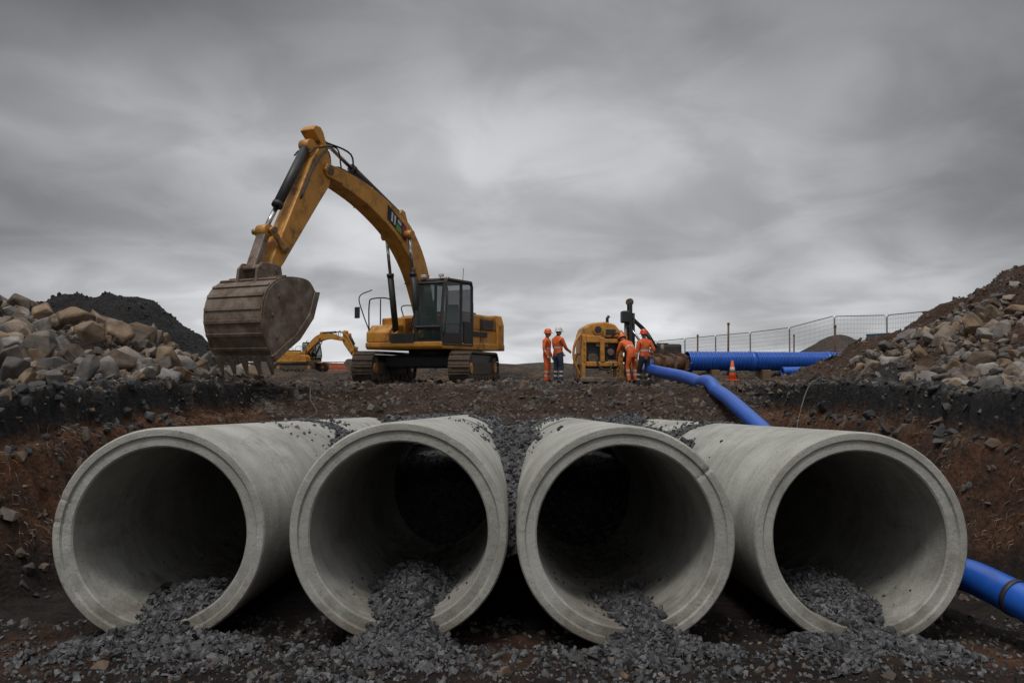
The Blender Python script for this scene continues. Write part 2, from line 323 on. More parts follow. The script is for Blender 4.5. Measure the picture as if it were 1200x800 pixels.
for i,(xc,y0,zc) in enumerate(PIPES):
    def zb(x,y): return (zc+SL*(y-y0))-np.sqrt(np.clip(RI**2-(x-xc)**2,0,None))
    gx,gy=np.meshgrid(np.linspace(xc-.78,xc+.78,50),np.linspace(y0-.0,y0+2.6,60)); hz=heap(i,gx,gy); geoms.append(sheet(gx,gy,hz,(hz>zb(gx,gy)-.03)))
    gx,gy=np.meshgrid(np.linspace(xc-1.0,xc+1.0,60),np.linspace(y0-1.1,y0-.0,40)); hz=heap(i,gx,gy); geoms.append(sheet(gx,gy,hz,hz>H(gx,gy)[0]+.015))
    n=6500; x=rng.uniform(xc-.79,xc+.79,n); y=rng.uniform(y0-.0,y0+2.6,n); hz=heap(i,x,y); k=hz>zb(x,y)-.03
    addstones(x[k],y[k],np.maximum(hz,zb(x,y)+.01)[k]+rng.uniform(-.01,.02,k.sum()),rng.lognormal(math.log(.057),.4,k.sum()))
    n=300; x=rng.normal(xc,.28,n).clip(xc-.6,xc+.6); y=y0+rng.uniform(.3,4.5,n); addstones(x,y,zb(x,y)+.012,rng.lognormal(math.log(.035),.35,n))
    n=2600; x=rng.uniform(xc-1.0,xc+1.0,n); y=y0-rng.uniform(0,.8,n); hz=heap(i,x,y); g_=H(x,y)[0]; k=hz>g_+.005; addstones(x[k],y[k],hz[k]+.005,rng.lognormal(math.log(.056),.4,k.sum()))
    n=850; x=rng.normal(xc,.65,n); y=y0-np.abs(rng.normal(0,.5,n)); z=np.maximum(heap(i,x,y),H(x,y)[0]); addstones(x,y,z+.006,rng.lognormal(math.log(.047),.45,n))
    gx,gy=np.meshgrid(np.linspace(xc-.99,xc+.99,50),np.linspace(y0+3.5,y0+L1+GAP+.3,50))
    def plug(x,y):
        v=y-y0; f=zc-RI+SL*v
        return np.interp(v,[3.5,4.4,L1,L1+GAP,L1+GAP+.3],[f.min()-.12,.0,.62,1.0,1.2])+fbm(x*2,y*2,3,3)*.15+.12*(x-xc)*(1 if i<2 else -1)
    hz=plug(gx,gy); v=gy-y0
    ing=(v>L1)&(v<L1+GAP); rr=np.sqrt((gx-xc)**2+(hz-zc-SL*v)**2); geoms.append(sheet(gx,gy,hz,ing|(rr<RI+.02)))
    n=3500; x=rng.uniform(xc-.95,xc+.95,n); y=rng.uniform(y0+3.5,y0+L1+GAP+.2,n); z=plug(x,y); v=y-y0
    rr=np.sqrt((x-xc)**2+(z-zc-SL*v)**2); k=((v>L1)&(v<L1+GAP))|(rr<RI-.01); addstones(x[k],y[k],z[k],rng.lognormal(math.log(.06),.3,k.sum()))
def back(x,y):
    ax=np.abs(x)
    z=np.interp(y,[7.9,8.3,9.0,10.5,12,13.5,15,16.5,18.3,19],[.6,.9,1.1,1.3,1.42,1.34,1.24,1.2,1.28,1.3])
    z=z-np.clip(ax-3.9,0,9)*np.interp(y,[8,11,14,17],[3.2,1.6,.5,.2])-.25*sst(3,4.5,ax)*sst(12,9,y)
    z=z-2.2*sst(.7,1.2,ax)*sst(11.2,10.2,y)
    return z+fbm(x*1.5,y*1.5,4,4)*.22
def inpipe(x,y,z,rad):
    o=np.zeros(x.shape,bool)
    for j,(xc,y0,zc) in enumerate(PIPES):
        v=y-y0; o|=((x-xc)**2+(z-zc-SL*v)**2<rad**2)&~((v>L1+.02)&(v<L1+GAP-.02))
    return o
gx,gy=np.meshgrid(np.arange(-6,6,.05),np.arange(7.9,18.9,.06)); hz=back(gx,gy)
geoms.append(sheet(gx,gy,hz-.01,(~inpipe(gx,gy,hz,.93))&((np.abs(gx)<.6)|(gy>10.2))))
n=44000; y=7.9+11*rng.random(n)**1.1; x=rng.uniform(-5.9,5.9,n); z=back(x,y); k=(~inpipe(x,y,z,.99))&(z>H(x,y)[0]-.03)&((np.abs(x)<.6)|(y>10.2))
addstones(x[k],y[k],z[k]+rng.uniform(-.01,.02,k.sum()),(rng.lognormal(math.log(.065),.38,n)*np.interp(y,[8,18],[.9,1.35]))[k])
n=11000; j=rng.integers(0,4,n); xc=np.array([p[0] for p in PIPES])[j]; y0=np.array([p[1] for p in PIPES])[j]; zc=np.array([p[2] for p in PIPES])[j]
v=np.where(rng.random(n)<.6,L1+.15+rng.normal(0,.3,n),np.where(rng.random(n)<.5,8.4+rng.normal(0,.2,n),rng.uniform(5,10.8,n))); v=np.where(rng.random(n)<.04,rng.uniform(2.5,6,n),v); th=rng.uniform(-1.1,1.1,n)
k=fbm(v*.9+j*7,th*1.2,3,2)+.25*(np.abs(v-L1-.1)<.35)+.1*(np.abs(v-8.4)<.25)+.2*(np.abs(th)-.6)>.02
x=xc+np.sin(th)*1.0; z=zc+SL*v+np.cos(th)*1.0+.012; y=y0+v
g=(v>L1-.05)&(v<L1+GAP); z=np.where(g,np.minimum(z,z-.05),z)
addstones(x[k],y[k],z[k],rng.lognormal(math.log(.058),.3,k.sum()))
n=6500; x=rng.uniform(-6,6,n); y=5.2+rng.random(n)*3.2; k=fbm(x*.9,y*.9,3,5)+rng.uniform(-.25,.3,n)>.06; x=x[k];y=y[k]; addstones(x,y,H(x,y)[0]+.006,rng.lognormal(math.log(.034),.5,len(x)))
P=np.concatenate(PP); S=np.concatenate(SS); V1,T1=scatter(P,S.clip(.012,.17),SMALL)
GR=mat('crushed_stone',(.105,.105,.108),(.040,.041,.045),rough=.7,scale=9,island=.72,bump=.3,bscale=60)
VV=[V1];TL=[T1];o=len(V1)
for v,t in geoms: VV.append(v);TL.append(t+o);o+=len(v)
fastmesh('gravel',np.concatenate(VV),np.concatenate(TL),GR)
PEB=mat('soil_stones',(.13,.10,.078),(.055,.041,.032),rough=.9,scale=5,island=.55)
n=44000; x=rng.uniform(-12,14,n); y=rng.choice([0,1],n); y=np.where(y==0,rng.uniform(9,20.5,n),18+18*rng.random(n)**1.3)
z,t,_,_=H(x,y); k=((t<.8)|(np.abs(x)>5))&~((np.abs(x)<4.4)&(y<17.4)); x,y,z=x[k],y[k],z[k]
xa=rng.uniform(-6,6,2500); ya=rng.uniform(5.2,8.4,2500); x=np.append(x,xa); y=np.append(y,ya); z=np.append(z,H(xa,ya)[0])
V1,T1=scatter(np.stack([x,y,z],-1),(rng.lognormal(math.log(.063),.65,len(x))*np.where(y<8.4,.6,1)).clip(.02,.34),SMALL); fastmesh('soil_clods',V1,T1,PEB)
BIG=[hull(16,40+i,(1,.85,.7),.05) for i in range(9)]
ROCK=mat('rubble_rock',(.22,.172,.13),(.085,.064,.05),rough=.88,scale=2.2,island=.55,bump=.9,bscale=7,dirt=(.06,.045,.035),dscale=1.3,dlo=.5,dhi=.62)
HARDC=mat('broken_hardcore',(.055,.055,.055),(.024,.024,.025),rough=.85,scale=6,island=.45,bump=.6,bscale=14)
def pile(name,n,xr,yr,fn,smean,smax,m=ROCK,sg=.6):
    x=rng.uniform(*xr,n); y=rng.uniform(*yr,n); k=fn(x,y); x,y=x[k],y[k]; z=H(x,y)[0]
    s=rng.lognormal(math.log(smean),sg,len(x)).clip(.06,smax)
    V1,T1=scatter(np.stack([x,y,z+s*.10],-1),s,BIG); return fastmesh(name,V1,T1,m)
pile('rock_pile',9000,(-20,-6.3),(12.0,24),lambda x,y:(x<-6.95-np.clip(y-18.8,0,9)*.1)&(y>12.3+rng.random(len(x))*2)&(fbm(x*.5,y*.5,3,1)>-.34),.19,1.05,ROCK,.66)
pile('rock_pile',6500,(6.6,16),(11.5,20.5),lambda x,y:(x>6.95+(y-12)*.17)&(H(x,y)[0]<2.3+rng.random(len(x))**1.5*2.3)&(fbm(x*.6,y*.6,3,2)>-.28),.16,.7)
pile('hardcore_rubble',8000,(-7.6,7.6),(8.5,18),lambda x,y:(np.abs(x)>5.95)&((x>0)|(y<15.3))&(rng.random(len(x))<np.exp(-np.abs(np.abs(x)-6.35)*2.5)),.12,.40,HARDC,.5)
pile('spoil_lumps',1300,(-5.2,6.5),(19.2,29),lambda x,y:(fbm(x*.8,y*.8,3,6)>-.05)&(np.abs(x-4.5)>.45),.13,.36,PEB,.5)
# dry roots / straw hanging in the cut face
n=6000; sd=rng.choice([-1,1],n); xw=sd*rng.uniform(5.35,6.45,n); yw=rng.uniform(8.2,19,n); zt=H(xw,yw)[0]
k=(zt>.35)&(zt<1.75)&(fbm(yw*1.2,zt*2,3,4)>-.15); xw,yw,zt,sd=xw[k],yw[k],zt[k],sd[k]; n=len(xw); ln=rng.uniform(.06,.26,n); a_=rng.normal(0,.6,n)
p0=np.stack([xw,yw,zt+.01],-1); p1=p0+np.stack([-sd*.05*rng.random(n)-sd*.02,np.sin(a_)*ln*.6,-ln*.35+.03],-1); p2=p1+np.stack([-sd*ln*.25,np.sin(a_)*ln*.5,-ln*.7],-1); wv=np.array([0,.004,.002])
V1=np.stack([p0-wv,p0+wv,p1-wv,p1+wv,p2],1).reshape(-1,3); T1=(np.array([[0,1,3],[0,3,2],[2,3,4]])[None]+np.arange(n)[:,None,None]*5).reshape(-1,3)
fastmesh('dry_roots',V1,T1,mat('dry_root',(.20,.12,.065),(.10,.06,.035),rough=.9,island=.4))
def heapobj(name,xc,yc,xp,hp,yw,c,seed):
    x,y=np.meshgrid(np.linspace(xp[0],xp[-1],240),np.linspace(yc-yw,yc+yw,110)); hh=np.interp(x,xp,hp); h=hh*np.clip(1-np.abs((y-yc)/yw)**1.5,0,1)+fbm(x*.8,y*.8,7,seed)*.5*np.clip(hh,0,1)
    V,T=sheet(x,y,1.75+h,h>-9); o=fastmesh(name,V,T,soilmat('heap_soil',None,c),smooth=True)
    return x,y,1.75+h
hx,hy,hz_=heapobj('soil_heap',0,38,[-29,-26,-22.6,-20.5,-19.1,-17.1,-15.8,-14.3,-13.2,-12],[0,2.2,3.7,4.15,4.2,3.65,2.7,1.4,.5,0],8,(.026,.024,.023),1)
i_=rng.integers(0,hx.size,3500); V1,T1=scatter(np.stack([hx.ravel()[i_],hy.ravel()[i_],hz_.ravel()[i_]],-1),rng.lognormal(math.log(.13),.5,3500).clip(.05,.4),SMALL); fastmesh('soil_heap_clods',V1,T1,mat('dark_clods',(.036,.033,.031),(.016,.015,.014),rough=.95,island=.5))
# ------------------------------------------------------------ excavator
def excavator(loc,rz_up,rz_car,sc=1,pose=0):
    E=empty('excavator',loc,0,sc)
    MU=Matrix.Rotation(rz_up,4,'Z'); MC=Matrix.Rotation(rz_car,4,'Z')
    Y,B,S,TK=YEL(),BLK(),STEEL(),TRK()
    Lh,R=1.85,.47
    per=4*Lh+2*math.pi*R; ns=50
    for yc in (-1.5,1.5):
        gs=[]
        for i in range(ns):
            s=per*i/ns
            if s<2*Lh: p=(-Lh+s,2*R); a=0
            elif s<2*Lh+math.pi*R: t=(s-2*Lh)/R; p=(Lh+R*math.sin(t),R+R*math.cos(t)); a=t
            elif s<4*Lh+math.pi*R: p=(Lh-(s-2*Lh-math.pi*R),0.0); a=math.pi
            else: t=(s-4*Lh-math.pi*R)/R; p=(-Lh-R*math.sin(t),R-R*math.cos(t)); a=math.pi+t
            Rm=Matrix.Rotation(a,3,'Y'); c=Vector((p[0],yc,p[1]+.03))
            gs.append(boxgeo(c,(per/ns*.9,.64,.035),Rm)); gs.append(boxgeo(c+Rm@Vector((.05,0,.03)),(.03,.64,.05),Rm)); gs.append(boxgeo(c+Rm@Vector((-.03,0,.022)),(.02,.64,.03),Rm))
        multi('track_shoes',gs,TK,E,MC)
        P=[]
        for k in range(13): t=math.pi*k/12; P.append((Lh+(R-.05)*math.sin(t),R+.03+(R-.05)*math.cos(t)))
        for k in range(13): t=math.pi*k/12; P.append((-Lh-(R-.05)*math.sin(t),R+.03-(R-.05)*math.cos(t)))
        prism('track_belt',P,yc-.17,yc+.17,BLK(),E,MC,0)
        box('track_frame',(0,yc,.48),(3.3,.44,.42),TK,E,MC,.04)
        for xx in (-Lh,Lh):
            tube('sprocket',[(xx,yc-.26,R+.03),(xx,yc+.26,R+.03)],.36,TK,E,MC,24); tube('hub',[(xx,yc-.3,R+.03),(xx,yc+.3,R+.03)],.16,Y,E,MC,16)
        gs=[tubegeo([(xx,yc-.25,.16),(xx,yc+.25,.16)],.12,12) for xx in np.linspace(-1.4,1.4,7)]; multi('rollers',gs,TK,E,MC)
    box('carbody',(0,0,.7),(1.5,2.7,.42),B,E,MC,.08)
    tube('slew_ring',[(0,0,.85),(0,0,1.12)],.72,B,E,MC,32)
    prism('deck',[(-2.5,1.08),(1.55,1.08),(1.62,1.16),(1.62,1.30),(-2.5,1.30)],-1.42,1.42,Y,E,MU,.03)
    P=[]
    for k in range(17):
        t=-1.0+2.0*k/16; P.append((-2.25-.62*math.cos(t*1.2)+.12, 1.47*t))
    P=[(-1.95,-1.45)]+P+[(-1.95,1.45)]
    n=len(P); V=[(p[0],p[1],1.1) for p in P]+[(p[0],p[1],1.95) for p in P]+[(p[0]*.965-.03,p[1]*.95,2.28) for p in P]
    F=[tuple(range(n)),tuple(range(2*n,3*n))]+[(i,(i+1)%n,n+(i+1)%n,n+i) for i in range(n)]+[(n+i,n+(i+1)%n,2*n+(i+1)%n,2*n+i) for i in range(n)]
    mk('counterweight',V,F,Y,E,MU,.03)
    box('engine_hood',(-1.1,0,1.98),(1.85,2.7,.55),Y,E,MU,.07); box('engine_bay',(-1.05,0,1.5),(1.85,2.74,.44),Y,E,MU,.02)
    box('hood_top',(-1.2,-.1,2.31),(1.2,1.6,.16),B,E,MU,.05)
    box('side_vent',(-1.35,1.375,1.93),(.8,.05,.34),B,E,MU,.01)
    multi('vent_louvres',[boxgeo((-1.35,1.405,1.8+.05*k),(.76,.02,.018)) for k in range(6)],S,E,MU)
    box('side_stripe',(-.75,1.378,1.6),(1.1,.03,.16),B,E,MU,.005)
    box('door_line',(-.86,1.374,1.75),(.02,.03,.75),B,E,MU,0); box('door_line',(-1.9,1.352,1.7),(.02,.03,.75),B,E,MU,0)
    tube('exhaust',[(-1.3,-.7,2.3),(-1.3,-.7,2.7),(-1.36,-.7,2.85)],.06,B,E,MU)
    prism('fuel_tank',[(-.15,1.305),(.75,1.305),(.75,2.12),(-.15,2.2)],-1.42,-.5,Y,E,MU,.04)
    prism('tool_box',[(.76,1.305),(1.58,1.305),(1.58,1.62),(1.3,1.86),(.76,1.9)],-1.42,-.55,Y,E,MU,.04)
    box('front_plate',(1.60,0,1.42),(.06,.85,.3),B,E,MU,.01)
    multi('guard_rail',[tubegeo(catmull([(1.5,-1.36,1.6),(1.5,-1.36,2.5),(1.3,-1.36,2.72),(.3,-1.36,2.75),(.1,-1.36,2.2)],6),.022,8),tubegeo([(.9,-1.36,1.9),(.9,-1.36,2.74)],.02,8),tubegeo(catmull([(-.3,-1.3,2.25),(-.3,-1.3,2.6),(-1.9,-1.3,2.6),(-1.9,-1.3,2.25)],5),.02,8),
        tubegeo(catmull([(1.5,-1.36,1.7),(1.62,-1.5,2.2),(1.72,-1.58,2.75),(1.3,-1.4,3.0)],5),.018,8)],B,E,MU,True)
    box('mirror',(1.77,-1.62,2.25),(.04,.2,.36),B,E,MU,.02)
    x0,x1,y0,y1,z0,z1=-.25,1.55,.42,1.42,1.22,3.2
    prof=[(x0,z0),(x1-.02,z0),(x1+.04,1.75),(x1-.12,z1-.12),(x1-.25,z1),(x0+.06,z1),(x0,z1-.1)]
    def bar(a,b,w=.09):
        return tubegeo([a,b],w*.62,4)
    for yy in (y0+.03,y1-.03):
        g=[]
        for i in range(len(prof)):
            a,b_=prof[i],prof[(i+1)%len(prof)]; g.append(bar((a[0],yy,a[1]),(b_[0],yy,b_[1])))
        g.append(bar((.45,yy,z0),(.42,yy,z1)))
        multi('cab_pillars',g,B,E,MU)
    prism('cab_side_glass',prof,y1-.035,y1-.02,GLS(),E,MU,0); prism('cab_inner_glass',prof,y0+.02,y0+.035,GLS(),E,MU,0)
    box('cab_door_panel',(.03,y1-.01,1.62),(.5,.04,.7),B,E,MU,.02); box('cab_lower_panel',(1.0,y1-.01,1.42),(1.05,.04,.34),B,E,MU,.02)
    box('cab_floor',((x0+x1)/2,(y0+y1)/2,z0+.05),(x1-x0,y1-y0-.04,.12),B,E,MU,.01)
    box('cab_rear',(x0+.02,(y0+y1)/2,1.7),(.05,.96,.9),B,E,MU,.01)
    box('cab_rear_glass',(x0+.03,(y0+y1)/2,2.6),(.02,.86,.85),GLS(),E,MU,0)
    V=[(x1+.04,y0+.05,1.75),(x1+.04,y1-.05,1.75),(x1-.12,y1-.05,z1-.12),(x1-.12,y0+.05,z1-.12)]
    mk('windscreen',V,[(0,1,2,3)],GLS(),E,MU)
    V=[(x1-.02,y0+.05,z0+.1),(x1-.02,y1-.05,z0+.1),(x1+.035,y1-.05,1.72),(x1+.035,y0+.05,1.72)]; mk('lower_windscreen',V,[(0,1,2,3)],GLS(),E,MU)
    multi('windscreen_bars',[bar((x1+.04,y0,1.75),(x1+.04,y1,1.75),.07),bar((x1-.14,y0,z1-.1),(x1-.14,y1,z1-.1)),bar((x1-.02,y0,z0+.04),(x1-.02,y1,z0+.04))],B,E,MU)
    prism('cab_roof',[(x0-.02,z1-.02),(x1-.2,z1-.02),(x1-.26,z1+.06),(x0+.05,z1+.08)],y0-.02,y1+.02,B,E,MU,.03)
    multi('work_lights',[boxgeo((x1-.2,yy,z1+.13),(.1,.16,.1)) for yy in (y0+.18,y1-.18)],mat('lamp_lens',(.6,.6,.55),(.5,.5,.5),rough=.15),E,MU,bevel=.02)
    tube('beacon',[(.1,.7,z1+.07),(.1,.7,z1+.24)],.06,mat('amber',(.8,.25,.02),rough=.2),E,MU,12)
    multi('aerials',[tubegeo([(0,1.2,z1),(-.05,1.2,z1+.5)],.01,6),tubegeo([(.3,.55,z1),(.3,.55,z1+.3)],.01,6)],B,E,MU)
    multi('grab_rail',[tubegeo(catmull([(x1-.0,y1+.05,1.5),(x1+.02,y1+.1,1.8),(x1-.1,y1+.1,2.6),(x1-.14,y1+.03,2.8)],5),.018,8),tubegeo([(-.35,1.38,1.5),(-.35,1.38,2.6)],.018,8)],B,E,MU,True)
    box('seat',(.45,.92,1.75),(.5,.5,.14),RUB(),E,MU,.05); box('seat_back',(.2,.92,2.15),(.14,.48,.75),RUB(),E,MU,.05); box('console',(1.1,.6,1.75),(.3,.16,.7),B,E,MU,.03)
    box('step',(.6,1.5,.95),(.5,.14,.04),B,E,MU,.01)
    if pose==0:
        SP=[(.25,1.75,.36),(.58,2.75,.54),(1.0,3.65,.70),(1.6,4.38,.78),(2.4,4.92,.70),(3.6,5.40,.57),(4.7,5.66,.46),(5.42,5.76,.34)]
        Aq,Tip,Top=(5.42,5.76),(7.38,2.88),(5.80,6.80)
    else:
        SP=[(.25,1.75,.34),(1.0,2.6,.5),(1.9,3.4,.64),(2.7,3.75,.66),(3.6,3.85,.6),(4.6,3.7,.5),(5.6,3.45,.34)]
        Aq,Tip,Top=(5.6,3.45),(6.9,1.6),(5.7,4.4)
    pts=catmull([(a,0,c) for a,c,_ in SP],5); ths=catmull([(0,0,t) for *_,t in SP],5)
    topL=[];botL=[]
    for i,p in enumerate(pts):
        t=(pts[min(i+1,len(pts)-1)]-pts[max(i-1,0)]).normalized(); nn=Vector((-t.z,0,t.x)); h=ths[i].z/2
        topL.append(((p+nn*h).x,(p+nn*h).z)); botL.append(((p-nn*h).x,(p-nn*h).z))
    prism('boom',topL+botL[::-1],-.27,.27,Y,E,MU,.025)
    tube('boom_foot_pin',[(.25,-.4,1.75),(.25,.4,1.75)],.2,Y,E,MU,20)
    box('boom_bracket',(.1,-.38,1.6),(.7,.1,.7),Y,E,MU,.03); box('boom_bracket',(.1,.36,1.6),(.7,.08,.7),Y,E,MU,.03)
    multi('boom_weld_plate',[boxgeo((pts[k].x,0,pts[k].z),(.04,.56,ths[k].z*1.03),Matrix.Rotation(-math.atan2((pts[k+1]-pts[k]).z,(pts[k+1]-pts[k]).x),3,'Y')) for k in (8,25)],Y,E,MU)
    def cylr(a,b,r,ext,name,yy=0):
        a=Vector((a[0],yy,a[1]));b_=Vector((b[0],yy,b[1])); d=(b_-a); mid=a+d*ext
        tube(name+'_barrel',[a,mid],r,B,E,MU,16); tube(name+'_rod',[mid,b_],r*.5,CHR(),E,MU,12)
        tube(name+'_gland',[a+d*(ext-.03),mid+d*.005],r*1.15,B,E,MU,16)
        for q in (a,b_): tube(name+'_eye',[q-Vector((0,r*1.3,0)),q+Vector((0,r*1.3,0))],r*1.25,Y,E,MU,14)
    mp=pts[len(pts)//2-1 if pose==0 else 14]
    for yy in (-.42,.42): cylr((1.35,1.55),(mp.x,mp.z-.05),.1,.62,'lift_cylinder',yy)
    tube('lift_pin',[(mp.x,-.5,mp.z-.05),(mp.x,.5,mp.z-.05)],.07,S,E,MU)
    q=topL[int(len(topL)*.50)]
    cylr((q[0],q[1]+.18),(Top[0]-.12,Top[1]-.05),.11,.6,'arm_cylinder'); prism('arm_cylinder_bracket',[(q[0]-.3,q[1]-.15),(q[0]+.3,q[1]-.05),(q[0]+.1,q[1]+.28),(q[0]-.1,q[1]+.28)],-.18,.18,Y,E,MU,.02)
    off=[(p[0],p[1]) for p in topL]
    g=[]
    for yy,dz in ((-.2,.04),(-.12,.05),(.2,.04),(.13,.05)):
        g.append(tubegeo(catmull([(off[k][0]-.02,yy,off[k][1]+dz+.02*(k%2)) for k in range(4,len(off)-3,4)],3),.024,6))
    for yy in (-.22,-.14,.2):
        e=off[-5]; g.append(tubegeo(catmull([(e[0],yy,e[1]+.05),(e[0]+.2,yy,e[1]+.55),(Top[0]+.1,yy*1.2,Top[1]-.55),(Top[0]+.35,yy*1.25,Top[1]-.75)],5),.022,6))
        g.append(tubegeo(catmull([(.9,yy,1.7),(.6,yy*1.2,2.2),(.35,yy,2.7),off[4][:1]+(yy,)+off[4][1:]],5),.024,6))
    g.append(tubegeo(catmull([(e[0]-.5,.2,e[1]-.05),(e[0]-.35,.25,e[1]+.5),(Top[0]-.4,.2,Top[1]-.3),(Top[0],.18,Top[1]-.35)],5),.026,6))
    multi('hydraulic_hoses',g,RUB(),E,MU,True)
    A=Vector((Aq[0],0,Aq[1]));T=Vector((Tip[0],0,Tip[1]));U=Vector((Top[0],0,Top[1]))
    d=(T-A).normalized(); nn=Vector((-d.z,0,d.x))
    if nn.x<0: nn=-nn
    def sp(s,o): p=A+d*s+nn*o; return (p.x,p.z)
    Ls=(T-A).length
    P=[sp(-.15,-.2),(U.x-.22,U.z-.06),(U.x-.1,U.z+.06),(U.x+.1,U.z+.06),(U.x+.22,U.z-.08),sp(-.4,.56),sp(.2,.6),sp(1.2,.46),sp(Ls-.25,.2),sp(Ls+.14,.1),sp(Ls+.12,-.13),sp(Ls-.4,-.18),sp(1.0,-.26),sp(.3,-.3)]
    prism('stick',P,-.22,.22,Y,E,MU,.03)
    tube('stick_pin',[A+Vector((0,-.34,0)),A+Vector((0,.34,0))],.13,S,E,MU,18)
    for ya,yb in ((.235,.31),(-.31,-.235)):
        prism('boom_tip_fork',[(pts[-5].x,pts[-5].z-.2),(pts[-5].x,pts[-5].z+.2),(A.x+.1,A.z+.17),(A.x+.2,A.z),(A.x+.08,A.z-.18)],ya,yb,Y,E,MU,.02)
    a=sp(-.15,.78); lk=A+d*(Ls-.75)+nn*.62
    prism('cylinder_bracket',[sp(-.4,.5),sp(.15,.5),sp(-.02,.85),sp(-.28,.85)],-.14,.14,Y,E,MU,.02)
    cylr(a,(lk.x,lk.z),.125,.72,'bucket_cylinder')
    multi('stick_hoses',[tubegeo(catmull([sp(-.5,.35)[:1]+(yy,)+sp(-.5,.35)[1:],sp(.3,.5)[:1]+(yy*1.1,)+sp(.3,.5)[1:],sp(1.4,.36)[:1]+(yy*1.1,)+sp(1.4,.36)[1:]],6),.02,6) for yy in (-.24,.24,.27)],RUB(),E,MU,True)
    piv=A+d*(Ls-.62)+nn*.02; bp_=T+Vector((.48,0,.02))
    for yy in (-.27,.27):
        multi('linkage_arm',[boxgeo(((piv+lk)/2)+Vector((0,yy,0)),((lk-piv).length+.16,.06,.16),Matrix.Rotation(-math.atan2((lk-piv).z,(lk-piv).x),3,'Y'))],Y,E,MU,bevel=.02)
    dd=bp_-lk; multi('linkage_link',[boxgeo((bp_+lk)/2,(dd.length+.15,.3,.17),Matrix.Rotation(-math.atan2(dd.z,dd.x),3,'Y'))],S,E,MU,bevel=.03)
    multi('linkage_pins',[tubegeo([q-Vector((0,.36,0)),q+Vector((0,.36,0))],.075,12) for q in (piv,lk,bp_,T)],S,E,MU)
    Bk=Vector((T.x,0,T.z)); w=.92
    out=catmull([(-.72,0,-.5),(-.45,0,-.24),(.1,0,-.2),(.6,0,-.3),(.95,0,-.6),(1.1,0,-1.1),(1.02,0,-1.6),(.72,0,-2.15)],5)
    tp=lambda p:(Bk.x+p.x,Bk.z+p.z)
    inn=[]
    for i,p in enumerate(out):
        t=(out[min(i+1,len(out)-1)]-out[max(i-1,0)]).normalized(); inn.append(p+Vector((t.z,0,-t.x))*.05)
    prism('bucket_shell',[tp(p) for p in out]+[tp(p) for p in inn[::-1]],-w,w,S,E,MU,0)
    bul=[Vector((.45,0,-1.95)),Vector((-.1,0,-1.62)),Vector((-.55,0,-1.1))]
    for yy in (-w,w-.03): prism('bucket_side',[tp(p) for p in inn+bul],yy-.006,yy+.045,S,E,MU,.008)
    for sgn in (-1,1):
        P=[Vector((-.82,0,-.5)),Vector((-.6,0,-1.16)),Vector((-.12,0,-1.7)),Vector((.42,0,-2.04)),Vector((.7,0,-2.24)),Vector((.8,0,-2.1)),Vector((.5,0,-1.9)),Vector((-.02,0,-1.55)),Vector((-.45,0,-1.05)),Vector((-.64,0,-.5))]
        prism('bucket_side_cutter',[tp(p) for p in P],sgn*w+(.018 if sgn>0 else -.06),sgn*w+(.06 if sgn>0 else -.008),S,E,MU,.01)
        for q_ in ((.55,-.7),(.75,-1.15),(.6,-1.65)): tube('side_bolt',[(Bk.x+q_[0],sgn*w,Bk.z+q_[1]),(Bk.x+q_[0],sgn*(w+.045),Bk.z+q_[1])],.045,S,E,MU,10)
    g=[]
    for k in range(12,len(out)-2,3):
        p,q2=out[k],out[k+1]; t=(q2-p); c=p+Vector((-t.z,0,t.x)).normalized()*.02
        g.append(boxgeo((Bk.x+c.x,0,Bk.z+c.z),(.08,2*w-.06,.04),Matrix.Rotation(-math.atan2(t.z,t.x),3,'Y')))
    multi('wear_strips',g,S,E,MU,bevel=.006)
    g=[boxgeo((Bk.x+.72,0,Bk.z-2.14),(.08,2*w+.06,.16),Matrix.Rotation(.35,3,'Y'))]
    multi('cutting_edge',g,S,E,MU,bevel=.02)
    for k in range(5):
        yy=-w+.12+k*(2*w-.24)/4
        V=[Vector(v) for v in [(-.07,-.085,.12),(.07,-.085,.12),(.07,.085,.12),(-.07,.085,.12),(-.02,-.04,-.34),(.015,-.04,-.34),(.015,.04,-.34),(-.02,.04,-.34)]]
        Rm=Matrix.Rotation(.3,3,'Y'); mk('tooth',[Rm@v+Vector((Bk.x+.7,yy,Bk.z-2.2)) for v in V],[(0,1,2,3),(4,5,6,7),(0,1,5,4),(1,2,6,5),(2,3,7,6),(3,0,4,7)],S,E,MU,.012)
    for yy in (-.34,.26): prism('bucket_ear',[(Bk.x-.22,Bk.z-.26),(Bk.x-.14,Bk.z+.1),(Bk.x+.02,Bk.z+.14),(Bk.x+.5,Bk.z+.14),(Bk.x+.64,Bk.z),(Bk.x+.7,Bk.z-.4)],yy,yy+.08,S,E,MU,.02)
    k=len(pts)*4//7-1; c=pts[k]; t=(pts[k+1]-pts[k]).normalized(); nn=Vector((-t.z,0,t.x))
    def dec(nm,poly,yy,m):
        V=[c+t*a+nn*b_ for a,b_ in poly]; return mk(nm,[(v.x,yy,v.z) for v in V],[tuple(range(len(V)))],m,E,MU)
    if pose==0:
        dec('boom_sign',[(-.55,-.24),(.55,-.22),(.75,.19),(-.35,.17)],.274,mat('decal_black',(.02,.02,.02)))
        dec('boom_sign_panel',[(-.5,-.2),(-.3,-.2),(-.14,.13),(-.34,.13)],.277,mat('decal_magenta',(.35,.03,.15)))
        dec('boom_sign_panel',[(-.26,-.2),(.06,-.2),(.12,-.03),(-.18,-.03)],.277,mat('decal_green',(.10,.34,.06)))
        dec('boom_sign_letter',[(.14,-.14),(.23,-.14),(.33,.12),(.23,.12)],.277,mat('decal_white',(.6,.6,.6)))
        dec('boom_sign_letter',[(.3,-.14),(.39,-.14),(.49,.12),(.39,.12)],.277,MATS['decal_white'])
